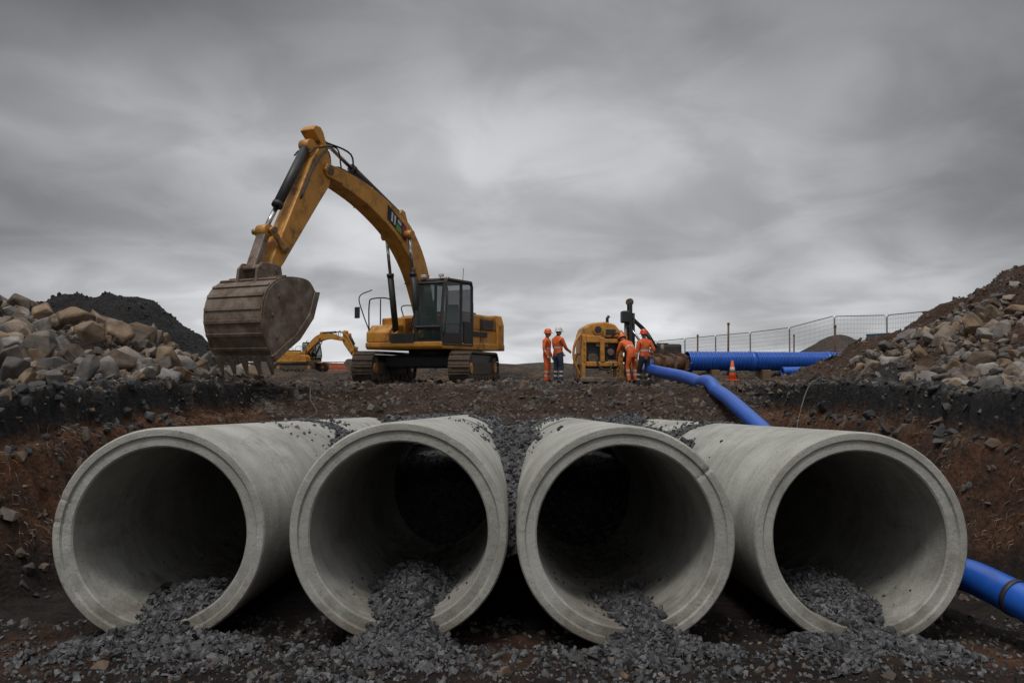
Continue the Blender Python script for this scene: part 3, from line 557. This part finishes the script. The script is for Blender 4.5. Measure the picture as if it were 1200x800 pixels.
        dec('boom_sign_letter',[(-.12,.02),(.08,.02),(.13,.12),(-.07,.12)],.277,MATS['decal_white'])
    return E
ang=lambda a:math.radians(270-a)
EX=(-2.65,26.0,1.97)
excavator(EX,ang(27),ang(10))
excavator((-15.3,58,2.15),math.radians(-22),math.radians(-15),.66,1)
# ------------------------------------------------------------ people
def person(loc,rz,jc,tc_,hc,pose='stand',vest=True):
    E=empty('construction_worker',loc,rz)
    J={'pel':(0,0,.97,.135,'t'),'wai':(0,.0,1.1,.125,'j'),'che':(0,.0,1.3,.15,'j'),'uch':(0,-.01,1.43,.12,'j'),'nec':(0,.0,1.53,.055,'s'),'hed':(0,.02,1.6,.06,'s'),
       'shL':(-.19,-.01,1.42,.075,'j'),'elL':(-.26,-.03,1.15,.056,'j'),'wrL':(-.24,.1,.92,.04,'j'),
       'shR':(.19,-.01,1.42,.075,'j'),'elR':(.26,-.03,1.15,.056,'j'),'wrR':(.25,.09,.92,.04,'j'),
       'hiL':(-.1,0,.88,.105,'t'),'knL':(-.12,.03,.5,.075,'t'),'anL':(-.13,-.01,.12,.058,'t'),'toL':(-.14,.15,.05,.045,'b'),'heL':(-.13,-.05,.055,.045,'b'),
       'hiR':(.1,0,.88,.105,'t'),'knR':(.12,.03,.5,.075,'t'),'anR':(.13,-.01,.12,.058,'t'),'toR':(.14,.15,.05,.045,'b'),'heR':(.13,-.05,.055,.045,'b')}
    def mv(k,p): J[k]=(*p,*J[k][3:])
    hd=Vector((0,.03,1.66))
    if pose=='reach':
        mv('elR',(.24,.12,1.14)); mv('wrR',(.16,.33,1.06)); mv('elL',(-.25,.06,1.15)); mv('wrL',(-.17,.28,1.0))
    if pose=='step':
        mv('knL',(-.11,.14,.53)); mv('anL',(-.12,.2,.12)); mv('toL',(-.13,.36,.05)); mv('heL',(-.12,.15,.055)); mv('anR',(.12,-.18,.13)); mv('toR',(.13,-.02,.05)); mv('heR',(.12,-.22,.07)); mv('wrL',(-.27,.02,.9)); mv('elR',(.3,-.1,1.17)); mv('wrR',(.22,.08,1.05))
    if pose=='bend':
        for k,p in dict(wai=(0,.06,1.08),che=(0,.24,1.22),uch=(0,.34,1.3),nec=(0,.42,1.36),hed=(0,.48,1.39),shL=(-.19,.33,1.28),shR=(.19,.33,1.28),elL=(-.24,.42,1.03),elR=(.24,.45,1.03),wrL=(-.17,.56,.86),wrR=(.17,.6,.88),knL=(-.13,.08,.5),knR=(.13,.06,.5)).items(): mv(k,p)
        hd=Vector((0,.53,1.43))
    names=list(J); idx={k:i for i,k in enumerate(names)}
    Ed=[('pel','wai'),('wai','che'),('che','uch'),('uch','nec'),('nec','hed'),('uch','shL'),('shL','elL'),('elL','wrL'),('uch','shR'),('shR','elR'),('elR','wrR')]
    for s in 'LR': Ed+=[('pel','hi'+s),('hi'+s,'kn'+s),('kn'+s,'an'+s),('an'+s,'to'+s),('an'+s,'he'+s)]
    me=bpy.data.meshes.new('b'); me.from_pydata([J[k][:3] for k in names],[(idx[a],idx[b_]) for a,b_ in Ed],[])
    o=bpy.data.objects.new('b',me); scene.collection.objects.link(o)
    o.modifiers.new('skin','SKIN'); sv=me.skin_vertices[0].data
    for i,k in enumerate(names):
        r=J[k][3]; wide=1.25 if k in('che','wai','pel','uch') else 1
        sv[i].radius=(r*wide,r); sv[i].use_root=(k=='pel')
    s=o.modifiers.new('sub','SUBSURF'); s.levels=3; s.render_levels=3
    dg=bpy.context.evaluated_depsgraph_get(); bm_=bpy.data.meshes.new_from_object(o.evaluated_get(dg)); bpy.data.objects.remove(o)
    body=bpy.data.objects.new('body',bm_); scene.collection.objects.link(body); body.parent=E
    skin=mat('skin',(.42,.24,.17),(.36,.2,.14),rough=.55); boot=mat('boots',(.03,.022,.018),rough=.7); refl=mat('reflective_tape',(.50,.51,.46),(.4,.4,.38),rough=.3)
    bm_.materials.clear()
    for mm in (jc,tc_,skin,boot,refl): bm_.materials.append(mm)
    segs=[(Vector(J[a][:3]),Vector(J[b_][:3]),a,b_) for a,b_ in Ed]
    for p in bm_.polygons:
        p.use_smooth=True; c=p.center; best=9;bb=None;bt=0
        for a,b_,na_,nb_ in segs:
            dd=b_-a; t=max(0,min(1,(c-a).dot(dd)/dd.length_squared)); ds=(c-a-dd*t).length-(J[na_][3]*(1-t)+J[nb_][3]*t)
            if ds<best: best=ds;bb=(na_,nb_);bt=t
        a,b_=bb; k=0
        if b_ in('wai','che','uch') or b_[:2] in('sh','el','wr'): k=0
        if b_ in('nec',): k=0 if bt<.45 else 2
        if b_=='hed': k=2
        if b_[:2] in('hi','kn','an'): k=1
        if a=='pel' and b_=='wai': k=0
        if b_[:2] in('to','he'): k=3
        if b_=='che' and .25<bt<.5: k=4
        if b_[:2]=='an' and (.15<bt<.28 or .5<bt<.62): k=4
        if b_[:2]=='wr' and .2<bt<.36: k=4
        p.material_index=k
    bm=bmesh.new(); bmesh.ops.create_uvsphere(bm,u_segments=24,v_segments=18,radius=1)
    for v in bm.verts:
        c=v.co; x,y,z=c
        jaw=1-.22*max(0,-z)**1.2; nx_=x*.077*jaw; ny_=y*.096*(1-.1*max(0,-z))+(.012*max(0,y) if z<-.3 else 0); nz_=z*.118
        if y>.8 and abs(x)<.25 and -.35<z<.12: ny_+=.02*(1-abs(x)/.25)*(1 if z<-.1 else .6)
        if y>.6 and .0<z<.28 and .15<abs(x)<.5: ny_-=.008
        if y>.7 and abs(z+.52)<.1 and abs(x)<.35: ny_+=.004
        v.co=Vector((nx_,ny_,nz_))
    me=bpy.data.meshes.new('head'); bm.to_mesh(me); bm.free(); me.polygons.foreach_set('use_smooth',[True]*len(me.polygons)); me.materials.append(skin)
    h=bpy.data.objects.new('head',me); scene.collection.objects.link(h); h.parent=E; h.location=hd
    if pose=='bend': h.rotation_euler=(-.6,0,0)
    def sph(nm,c,s,m,pr):
        bm=bmesh.new(); bmesh.ops.create_uvsphere(bm,u_segments=12,v_segments=8,radius=1)
        for v in bm.verts: v.co=Vector((v.co.x*s[0]+c[0],v.co.y*s[1]+c[1],v.co.z*s[2]+c[2]))
        me=bpy.data.meshes.new(nm); bm.to_mesh(me); bm.free(); me.polygons.foreach_set('use_smooth',[True]*len(me.polygons)); me.materials.append(m); q=bpy.data.objects.new(nm,me); scene.collection.objects.link(q); q.parent=pr; return q
    for sx in (-1,1):
        sph('ear',(sx*.078,-.005,-.005),(.012,.02,.032),skin,h); sph('eye',(sx*.03,.083,.008),(.012,.008,.008),BLK(),h)
    sph('mouth',(0,.092,-.062),(.022,.006,.005),mat('lips',(.3,.1,.08)),h); sph('hair',(0,-.022,.03),(.081,.09,.095),mat('hair',(.03,.02,.014)),h)
    prof=[(.0,.175),(.05,.17),(.09,.14),(.112,.09),(.12,.04),(.122,.03),(.15,.022),(.15,.014),(.118,.016)]
    V=[];seg=28
    for r,z in prof:
        for k in range(seg):
            th=2*math.pi*k/seg; rr=r*(1+(.22*max(0,math.sin(th))**2 if r>.125 else (.06*abs(math.sin(th)))))
            V.append((rr*math.cos(th)*.93,rr*math.sin(th),z))
    F=[(i*seg+k,i*seg+(k+1)%seg,(i+1)*seg+(k+1)%seg,(i+1)*seg+k) for i in range(len(prof)-1) for k in range(seg)]
    mk('helmet',V,F,hc,h,None,0,True)
    for s_,wr,el in (('L','wrL','elL'),('R','wrR','elR')):
        w_=Vector(J[wr][:3]); d_=(w_-Vector(J[el][:3])).normalized(); side=Vector((1,0,0)) if s_=='L' else Vector((-1,0,0)); side=(side-d_*side.dot(d_)).normalized(); f=d_.cross(side)
        if f.y<0: f=-f
        g=[tubegeo([w_-d_*.02,w_+d_*.02,w_+d_*.06,w_+d_*.095],[.027,.034,.042,.034],10)]
        for q,(of_,ln) in enumerate(((-.03,.065),(-.01,.078),(.01,.074),(.03,.058))):
            b0=w_+d_*.085+f*of_; g.append(tubegeo([b0,b0+d_*ln*.4,b0+d_*ln*.75+side*.014,b0+d_*ln*.92+side*.032],[.0095,.009,.008,.006],6))
        b0=w_+d_*.035+f*.03; g.append(tubegeo([b0,b0+f*.028+d_*.025,b0+f*.035+d_*.055+side*.012],[.012,.0105,.008],6))
        multi('hand',g,skin,E,None,True)
    return E
ORG=mat('hi_vis_orange',(.80,.14,.03),(.6,.10,.02),rough=.75,scale=8,bump=.5,bscale=11,dirt=(.3,.08,.03),dscale=5,dlo=.5,dhi=.75); NAVY=mat('navy_trousers',(.02,.03,.06),(.03,.045,.08),rough=.85,scale=8,bump=.3,bscale=14)
DRK=mat('dark_trousers',(.02,.022,.028),(.035,.035,.04),rough=.85); HO=mat('helmet_orange',(.85,.13,.02),rough=.3); HW=mat('helmet_white',(.75,.74,.7),rough=.3); HR=mat('helmet_red',(.75,.07,.02),rough=.3)
def at_px(p,d): return (p-600)/933*d
for p,d,rz,j,t,h,ps in ((641,26.0,-1.9,ORG,ORG,HO,'stand'),(654,25.0,-.9,ORG,NAVY,HW,'reach'),(755,24.4,.35,ORG,DRK,HR,'step'),(741,25.0,.5,ORG,ORG,HO,'bend')):
    x=at_px(p,d); person((x,d,gz(x,d)-.005),rz,j,t,h,ps)
# ------------------------------------------------------------ pump unit (boxy frame, open engine)
def pump(loc,rz):
    E=empty('water_pump_unit',loc,rz); Y=YEL(); B=BLK(); S=STEEL()
    box('skid',(0,0,.12),(1.5,1.1,.16),S,E,None,.03)
    multi('legs',[boxgeo((sx*.62,sy*.44,.4),(.12,.12,.5)) for sx in(-1,1) for sy in(-1,1)],Y,E,bevel=.015)
    box('engine_block',(0,.02,.95),(1.1,.7,.95),B,E,None,.04)
    multi('engine_parts',[tubegeo([(-.3,-.36,.8),(-.3,-.46,.8)],.16,20),tubegeo([(.28,-.36,1.0),(.28,-.48,1.0)],.11,16),boxgeo((0,-.38,1.25),(.4,.1,.14)),boxgeo((.35,-.36,.65),(.3,.1,.2))],S,E,bevel=.01)
    multi('housing_frame',[boxgeo((-.6,-.44,1.05),(.16,.1,1.0)),boxgeo((.6,-.44,1.0),(.16,.1,.9)),boxgeo((0,-.44,.62),(1.05,.1,.16)),boxgeo((0,-.45,1.08),(.15,.12,.8)),boxgeo((-.27,-.44,1.42),(.5,.1,.24)),boxgeo((.3,-.44,1.36),(.46,.1,.14))],Y,E,bevel=.03)
    prism('side_panel',[(-.69,.6),(-.62,.6),(-.62,1.6),(-.69,1.5)],-.42,.42,Y,E,None,.01); prism('side_panel',[(.62,.6),(.69,.6),(.69,1.35),(.62,1.5)],-.42,.42,Y,E,None,.01)
    prism('hood',[(-.70,1.5),(.64,1.45),(.62,1.68),(.42,1.9),(.1,1.98),(-.3,1.94),(-.6,1.78)],-.44,.44,Y,E,None,.05)
    tube('hood_port',[(-.15,-.43,1.72),(-.15,-.5,1.72)],.16,Y,E,None,24); tube('hood_port_hole',[(-.15,-.48,1.72),(-.15,-.515,1.72)],.11,B,E,None,24)
    box('hood_grille',(.28,-.445,1.66),(.32,.04,.16),B,E,None,.01)
    multi('bolts',[tubegeo([(x_,-.49,z_),(x_,-.515,z_)],.022,8) for x_ in (-.6,.6) for z_ in (.7,.9,1.1,1.3)],S,E)
    tube('exhaust_stack',[(.3,.1,1.9),(.3,.1,2.12),(.36,.1,2.2)],.05,B,E)
    multi('guard_frame',[tubegeo(catmull([(-.72,-.5,.2),(-.95,-.55,.8),(-.9,-.55,1.3),(-.7,-.5,1.6)],5),.04,8),tubegeo([(.78,-.5,.2),(.78,-.5,1.5),(.6,-.5,1.7)],.035,8)],Y,E,None,True)
    multi('side_pipes',[tubegeo(catmull([(.6,-.2,.75),(.85,-.2,.75),(.92,-.2,.5),(.92,-.2,.1)],5),.09,12),tubegeo([(.6,.1,1.2),(.82,.1,1.2)],.13,16),tubegeo(catmull([(-.6,-.1,1.0),(-.8,-.15,.9),(-.85,-.2,.5),(-.8,-.3,.05)],5),.05,10)],S,E,None,True)
    tube('side_flange',[(.82,.1,1.2),(.87,.1,1.2)],.2,S,E,None,20)
    multi('hoses',[tubegeo(catmull([(.3,-.42,1.5),(.5,-.56,1.6),(.75,-.56,1.2),(.7,-.5,.7)],5),.025,8),tubegeo(catmull([(-.2,-.5,.8),(-.1,-.6,.5),(.2,-.6,.45),(.35,-.5,.65)],5),.03,8)],RUB(),E,None,True)
    return E
x=at_px(702,26.0); pump((x,26.0,gz(x,26.0)-.02),.12)
def rig(loc,rz):
    E=empty('drilling_rig',loc,rz); B=BLK(); S=STEEL()
    multi('tracks',[boxgeo((0,sy*.7,.28),(2.4,.34,.5)) for sy in(-1,1)],TRK(),E,bevel=.14)
    box('chassis',(0,0,.62),(2.1,1.1,.4),YEL(),E,None,.05); box('engine_cover',(.45,0,1.1),(.9,1.0,.62),mat('dark_green_paint',(.03,.04,.035)),E,None,.08)
    multi('cover_vents',[boxgeo((.45,-.51,.95+.07*k),(.6,.03,.025)) for k in range(6)],S,E)
    multi('mast',[boxgeo((-1.0,sy*.16,1.65),(.12,.07,2.7)) for sy in(-1,1)]+[boxgeo((-1.0,0,.6+.3*k),(.08,.3,.05)) for k in range(8)],B,E,bevel=.01)
    box('rotary_head',(-1.16,0,2.45),(.34,.4,.46),B,E,None,.05); tube('drill_string',[(-1.16,0,2.3),(-1.16,0,.2)],.06,S,E)
    tube('feed_cylinder',[(-.85,0,.8),(-.85,0,2.6)],.05,B,E); tube('mast_brace',[(-.2,0,1.0),(-.95,0,2.0)],.05,CHR(),E)
    multi('sheave',[tubegeo([(-1.0,-.08,3.02),(-1.0,.08,3.02)],.14,16)],S,E)
    multi('control_levers',[tubegeo([(-.1,-.3+.1*k,.8),(-.16,-.3+.1*k,1.25)],.014,6) for k in range(6)],S,E)
    multi('hoses',[tubegeo(catmull([(.0,.2*k,1.3),(-.4,.25*k,1.9),(-.8,.2*k,2.3),(-1.1,.15*k,2.6)],5),.03,8) for k in(-1,0,1)],RUB(),E,None,True)
    return E
x=at_px(768,30.6); rig((x,30.6,gz(x,30.6)-.05),.1)
# ------------------------------------------------------------ blue pipes
BLU=mat('blue_plastic',(.017,.11,.50),(.013,.085,.40),rough=.32,scale=2,dirt=(.09,.09,.11),dscale=2.5,dlo=.58,dhi=.85)
def corr(name,a,b_,r,period,mm):
    a=Vector(a);b_=Vector(b_);n=int((b_-a).length/period)*6; pts=[];rad=[]
    for i in range(n+1):
        pts.append(a+(b_-a)*i/n); ph=(i%6)/6; rad.append(r*(1 if ph<.55 else .94))
    E=empty(name,a); V,F=tubegeo([p-a for p in pts],rad,36); o=mk('corrugated_wall',V,F[:-2],mm,E,None,0,True); o.modifiers.new('e','EDGE_SPLIT').split_angle=math.radians(25)
    sol=o.modifiers.new('s','SOLIDIFY'); sol.thickness=.03; return E
E1=corr('blue_corrugated_pipe',(6.5,29.6,2.72),(15.6,31.4,2.72),.33,.15,BLU)
for t in (.28,.62):
    q=Vector((9.1,1.8,0))*t; tube('coupling_band',[q-Vector((.1,.02,0)),q+Vector((.1,.02,0))],.37,BLU,E1,None,36)
corr('blue_corrugated_pipe',(9.6,28.3,2.34),(15,28.6,2.42),.13,.1,BLU)
E=empty('timber_bearers',(0,0,0)); TM=mat('timber',(.2,.13,.07),rough=.9)
for x_,y_ in ((7.5,29.8),(9.5,30.2),(12,30.7)):
    g_=gz(x_,y_); box('bearer',(x_,y_,(g_+2.39)/2-.02),(.3,1.0,max(.08,2.39-g_+.06)),TM,E)
E=empty('flanged_valve',(5.4,28.6,2.62)); RS=mat('rusty_iron',(.2,.1,.055),(.11,.06,.04),rough=.75,metal=.3,scale=5,bump=.4,bscale=20)
dv=Vector((1.05,.95,.03)).normalized()
tube('valve_body',[dv*-.75,dv*-.4,dv*0,dv*.5,dv*1.1],[.2,.24,.3,.26,.26],RS,E,None,24)
for s in (-.72,-.3,.35,1.05): tube('flange',[dv*s,dv*(s+.07)],.38 if s>-.5 else .3,RS if s!=.35 else STEEL(),E,None,28)
multi('bolts',[tubegeo([dv*(s-.04)+Vector((-.66*math.cos(a)*.48,.74*math.cos(a)*.48,.33*math.sin(a))),dv*(s+.11)+Vector((-.66*math.cos(a)*.48,.74*math.cos(a)*.48,.33*math.sin(a)))],.022,6) for s in (-.3,.35,1.05) for a in np.arange(0,6.28,.785)],STEEL(),E)
tube('valve_stem',[(0,0,.2),(0,0,.72)],.07,STEEL(),E); tube('hand_wheel',[Vector((.2*math.cos(a),.2*math.sin(a),.72)) for a in np.linspace(0,6.28,20)],.02,RS,E,None,8)
box('valve_stand',(0,0,-.42),(.5,.4,.6),STEEL(),E,None,.03)
hp=catmull([(4.85,28.0,2.6),(4.30,25.8,2.48),(4.35,23.5,2.36),(4.72,21.3,2.20),(4.98,19.2,1.90),(5.0,17.2,1.52),(4.98,15,1.05),(4.8,12.8,.5),(4.66,10.8,.14),(4.52,9.3,.15),(4.56,8.2,.40),(4.68,7.5,.36),(4.9,6.8,.22),(5.4,5.6,.12),(6.0,4.6,.1)],8)
for i_,p in enumerate(hp):
    if p.y>18.5: p.z=max(p.z,gz(p.x,p.y)+.15)
E=empty('blue_hose',(0,0,0)); tube('hose_wall',hp,.165,BLU,E,None,28)
tube('hose_clamp',[hp[8],hp[8]+(hp[9]-hp[8]).normalized()*.1],.178,BLK(),E,None,24)
tube('hose_coupling',[hp[88],hp[88]+(hp[89]-hp[88]).normalized()*.05],.176,BLK(),E,None,24)
# ------------------------------------------------------------ fence
GAL=mat('galvanised',(.32,.33,.34),(.25,.26,.27),rough=.45,metal=.6)
P=Vector((20.8,38,0)); D=Vector((-7.2,17,0)).normalized(); D0=Vector((.8,-.25,0)).normalized()
ends=[(P+D0*7.2,P+D0*3.65),(P+D0*3.6,P+D0*.05)]+[(P+D*(3.55*k),P+D*(3.55*k+3.48)) for k in range(8)]
for a,b_ in ends:
    a=Vector((a.x,a.y,gz(a.x,a.y)+.12)); b_=Vector((b_.x,b_.y,gz(b_.x,b_.y)+.12)); E=empty('mesh_fence_panel',a); r=b_-a; h=Vector((0,0,2))
    g=[tubegeo([Vector((0,0,-.1)),Vector((0,0,1.9)),r*.03+h],.024,8),tubegeo([r-Vector((0,0,.1)),r+Vector((0,0,1.9)),r*.97+h],.024,8),tubegeo([h+r*.03,h+r*.97],.024,8),tubegeo([Vector((0,0,.12)),r+Vector((0,0,.12))],.018,8)]
    g+=[tubegeo([r*t+Vector((0,0,.12)),r*t+h],.005,4) for t in np.linspace(.03,.97,34)]; g+=[tubegeo([Vector((0,0,z_)),r+Vector((0,0,z_))],.005,4) for z_ in np.arange(.35,2,.24)]
    multi('panel_mesh',g,GAL,E); multi('feet',[boxgeo((0,0,-.1),(.25,.6,.13)),boxgeo(r+Vector((0,0,-.1)),(.25,.6,.13))],RUB(),E,bevel=.02)
for p,d,top in ((853,33,378),(978,31,381),(817,40,392),(930,44,392)):
    x=at_px(p,d); g_=gz(x,d); h=2.5+(430-top)/933*d-g_; E=empty('marker_stake',(x,d,g_)); tube('stake',[(0,0,-.2),(.03,0,h)],.04,RS,E,None,8); box('stake_cap',(.03,0,h-.05),(.09,.09,.1),RS,E,None,.01)
for p,d in ((858,28.2),(436,33),(1000,29.5)):
    x=at_px(p,d); E=empty('traffic_cone',(x,d,gz(x,d)+.02)); box('base',(0,0,.02),(.4,.4,.05),ORG,E,None,.01); tube('cone',[(0,0,.04),(0,0,.3),(0,0,.72)],[.15,.1,.035],ORG,E,None,20); tube('sleeve',[(0,0,.3),(0,0,.48)],[.104,.078],MATS['reflective_tape'],E,None,20)
def barrier(p,d,w=2.0,m_=None,rz=0):
    x=at_px(p,d); E=empty('safety_barrier',(x,d,gz(x,d)),rz); mm=m_ or ORG
    multi('frame',[boxgeo((0,0,1.0),(w,.06,.08)),boxgeo((0,0,.62),(w,.05,.22)),boxgeo((0,0,.3),(w,.06,.08)),boxgeo((-w/2,0,.55),(.08,.07,1.0)),boxgeo((w/2,0,.55),(.08,.07,1.0)),boxgeo((0,0,.65),(.07,.05,.7))],mm,E,bevel=.012)
    multi('feet',[boxgeo((s*w/2,0,.03),(.12,.6,.06)) for s in(-1,1)],RUB(),E,bevel=.01)
barrier(1046,46); barrier(394,66,2.2,None,.3)
def portable(p,d,m_,w=2.4,h=2.3):
    x=at_px(p,d); E=empty('storage_container',(x,d,gz(x,d)),.3); box('shell',(0,0,h/2+.1),(w,2.2,h),m_,E,None,.03)
    multi('ribs',[boxgeo((-w/2+.15+k*.2,-1.115,h/2+.1),(.09,.04,h-.3)) for k in range(int((w-.2)/.2))],m_,E); box('base_rail',(0,0,.07),(w+.04,2.24,.12),BLK(),E); box('roof_rail',(0,0,h+.12),(w+.04,2.24,.08),m_,E)
portable(1037,60,mat('container_blue',(.05,.13,.22),rough=.5),1.5,1.6)
E=empty('marking_wire',(0,0,0)); WR=mat('wire',(.16,.12,.08),rough=.7)
for P_ in ([(-4.9,19.4,2.0),(-4.7,18.6,1.75),(-4.3,17.6,1.5),(-4.25,16.5,1.45)],[(6.6,17,2.3),(6.1,16.4,2.1),(5.6,15.6,1.5),(5.3,15,1.0)],[(.9,22.5,1.95),(1.3,22.3,2.15),(1.5,22.0,1.9)]):
    tube('strand',catmull(P_,6),.009,WR,E,None,6)
# ------------------------------------------------------------ world
w=bpy.data.worlds.new('World'); scene.world=w; w.use_nodes=True; N=w.node_tree.nodes; L=w.node_tree.links; N.clear()
out=N.new('ShaderNodeOutputWorld'); sky=N.new('ShaderNodeTexSky'); sky.sky_type='NISHITA'; sky.sun_disc=False
SE,SR=math.radians(62),math.radians(205); sky.sun_elevation=SE; sky.sun_rotation=SR
b1=N.new('ShaderNodeBackground'); b1.inputs[1].default_value=.06; L.new(sky.outputs[0],b1.inputs[0])
tc=N.new('ShaderNodeTexCoord'); sx=N.new('ShaderNodeSeparateXYZ'); L.new(tc.outputs['Generated'],sx.inputs[0])
def M_(op,a,b_=None,c=None):
    n=N.new('ShaderNodeMath'); n.operation=op
    for i,v in enumerate((a,b_,c)):
        if v is None: continue
        if isinstance(v,(int,float)): n.inputs[i].default_value=v
        else: L.new(v,n.inputs[i])
    return n.outputs[0]
zc=M_('MAXIMUM',sx.outputs['Z'],0.0); den=M_('ADD',zc,.24)
cx=N.new('ShaderNodeCombineXYZ'); L.new(M_('DIVIDE',sx.outputs['X'],den),cx.inputs[0]); L.new(M_('DIVIDE',sx.outputs['Y'],den),cx.inputs[1]); cx.inputs[2].default_value=.3
def cloud(scale,det,ro,dist,lo,hi,a,b_):
    n1=N.new('ShaderNodeTexNoise'); n1.inputs['Scale'].default_value=scale; n1.inputs['Detail'].default_value=det; n1.inputs['Roughness'].default_value=ro; n1.inputs['Distortion'].default_value=dist; L.new(cx.outputs[0],n1.inputs['Vector'])
    mr=N.new('ShaderNodeMapRange'); mr.interpolation_type='SMOOTHSTEP'; mr.inputs['From Min'].default_value=lo; mr.inputs['From Max'].default_value=hi; mr.inputs['To Min'].default_value=a; mr.inputs['To Max'].default_value=b_; L.new(n1.outputs['Fac'],mr.inputs['Value']); return mr.outputs[0]
cl=M_('MULTIPLY',cloud(.8,4,.45,.4,.34,.64,.68,1.17),cloud(2.6,6,.5,.5,.35,.65,.84,1.10))
gr=N.new('ShaderNodeValToRGB'); cr=gr.color_ramp; cr.interpolation='EASE'
E_=[(0,.72),(.10,.64),(.24,.51),(.41,.26),(.55,.48),(.8,1.15),(1.0,1.35)]  # upper stops lie above the view, brightened to light the pipes
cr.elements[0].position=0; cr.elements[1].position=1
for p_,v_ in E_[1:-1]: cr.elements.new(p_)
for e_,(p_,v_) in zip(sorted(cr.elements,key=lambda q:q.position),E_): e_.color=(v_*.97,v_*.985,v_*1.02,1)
L.new(zc,gr.inputs[0])
# the cloud deck is thinner (brighter) straight ahead, thicker to the sides
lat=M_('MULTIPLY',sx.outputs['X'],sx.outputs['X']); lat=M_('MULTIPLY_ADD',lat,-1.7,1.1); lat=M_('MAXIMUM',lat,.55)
bk=N.new('ShaderNodeMapRange'); L.new(sx.outputs['Y'],bk.inputs['Value']); bk.inputs['From Min'].default_value=.3; bk.inputs['From Max'].default_value=-.6; bk.inputs['To Min'].default_value=1; bk.inputs['To Max'].default_value=1.05  # unseen sky behind the camera, lifted to light the pipe faces
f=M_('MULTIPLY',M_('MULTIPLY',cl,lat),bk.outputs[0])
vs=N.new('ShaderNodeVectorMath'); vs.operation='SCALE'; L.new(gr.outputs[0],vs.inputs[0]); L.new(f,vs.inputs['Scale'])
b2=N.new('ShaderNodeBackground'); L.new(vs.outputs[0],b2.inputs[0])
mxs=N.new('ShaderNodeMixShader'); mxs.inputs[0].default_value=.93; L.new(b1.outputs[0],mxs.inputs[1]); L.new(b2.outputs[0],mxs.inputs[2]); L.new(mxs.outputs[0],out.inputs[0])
sl=bpy.data.lights.new('sun','SUN'); sl.energy=1.35; sl.angle=math.radians(14); sl.color=(1,.97,.92); so=bpy.data.objects.new('sun',sl); scene.collection.objects.link(so)
dirv=Vector((math.sin(SR)*math.cos(SE),math.cos(SR)*math.cos(SE),math.sin(SE))); so.rotation_euler=dirv.to_track_quat('Z','Y').to_euler(); so.location=dirv*50
cam=bpy.data.cameras.new('camera'); co=bpy.data.objects.new('camera',cam); scene.collection.objects.link(co); cam.lens=28; cam.sensor_width=36; cam.clip_end=5000
co.location=(0,0,2.5); co.rotation_euler=(math.radians(90+1.84),0,0); scene.camera=co
print('verts',sum(len(o.data.vertices) for o in bpy.data.objects if o.type=='MESH'))
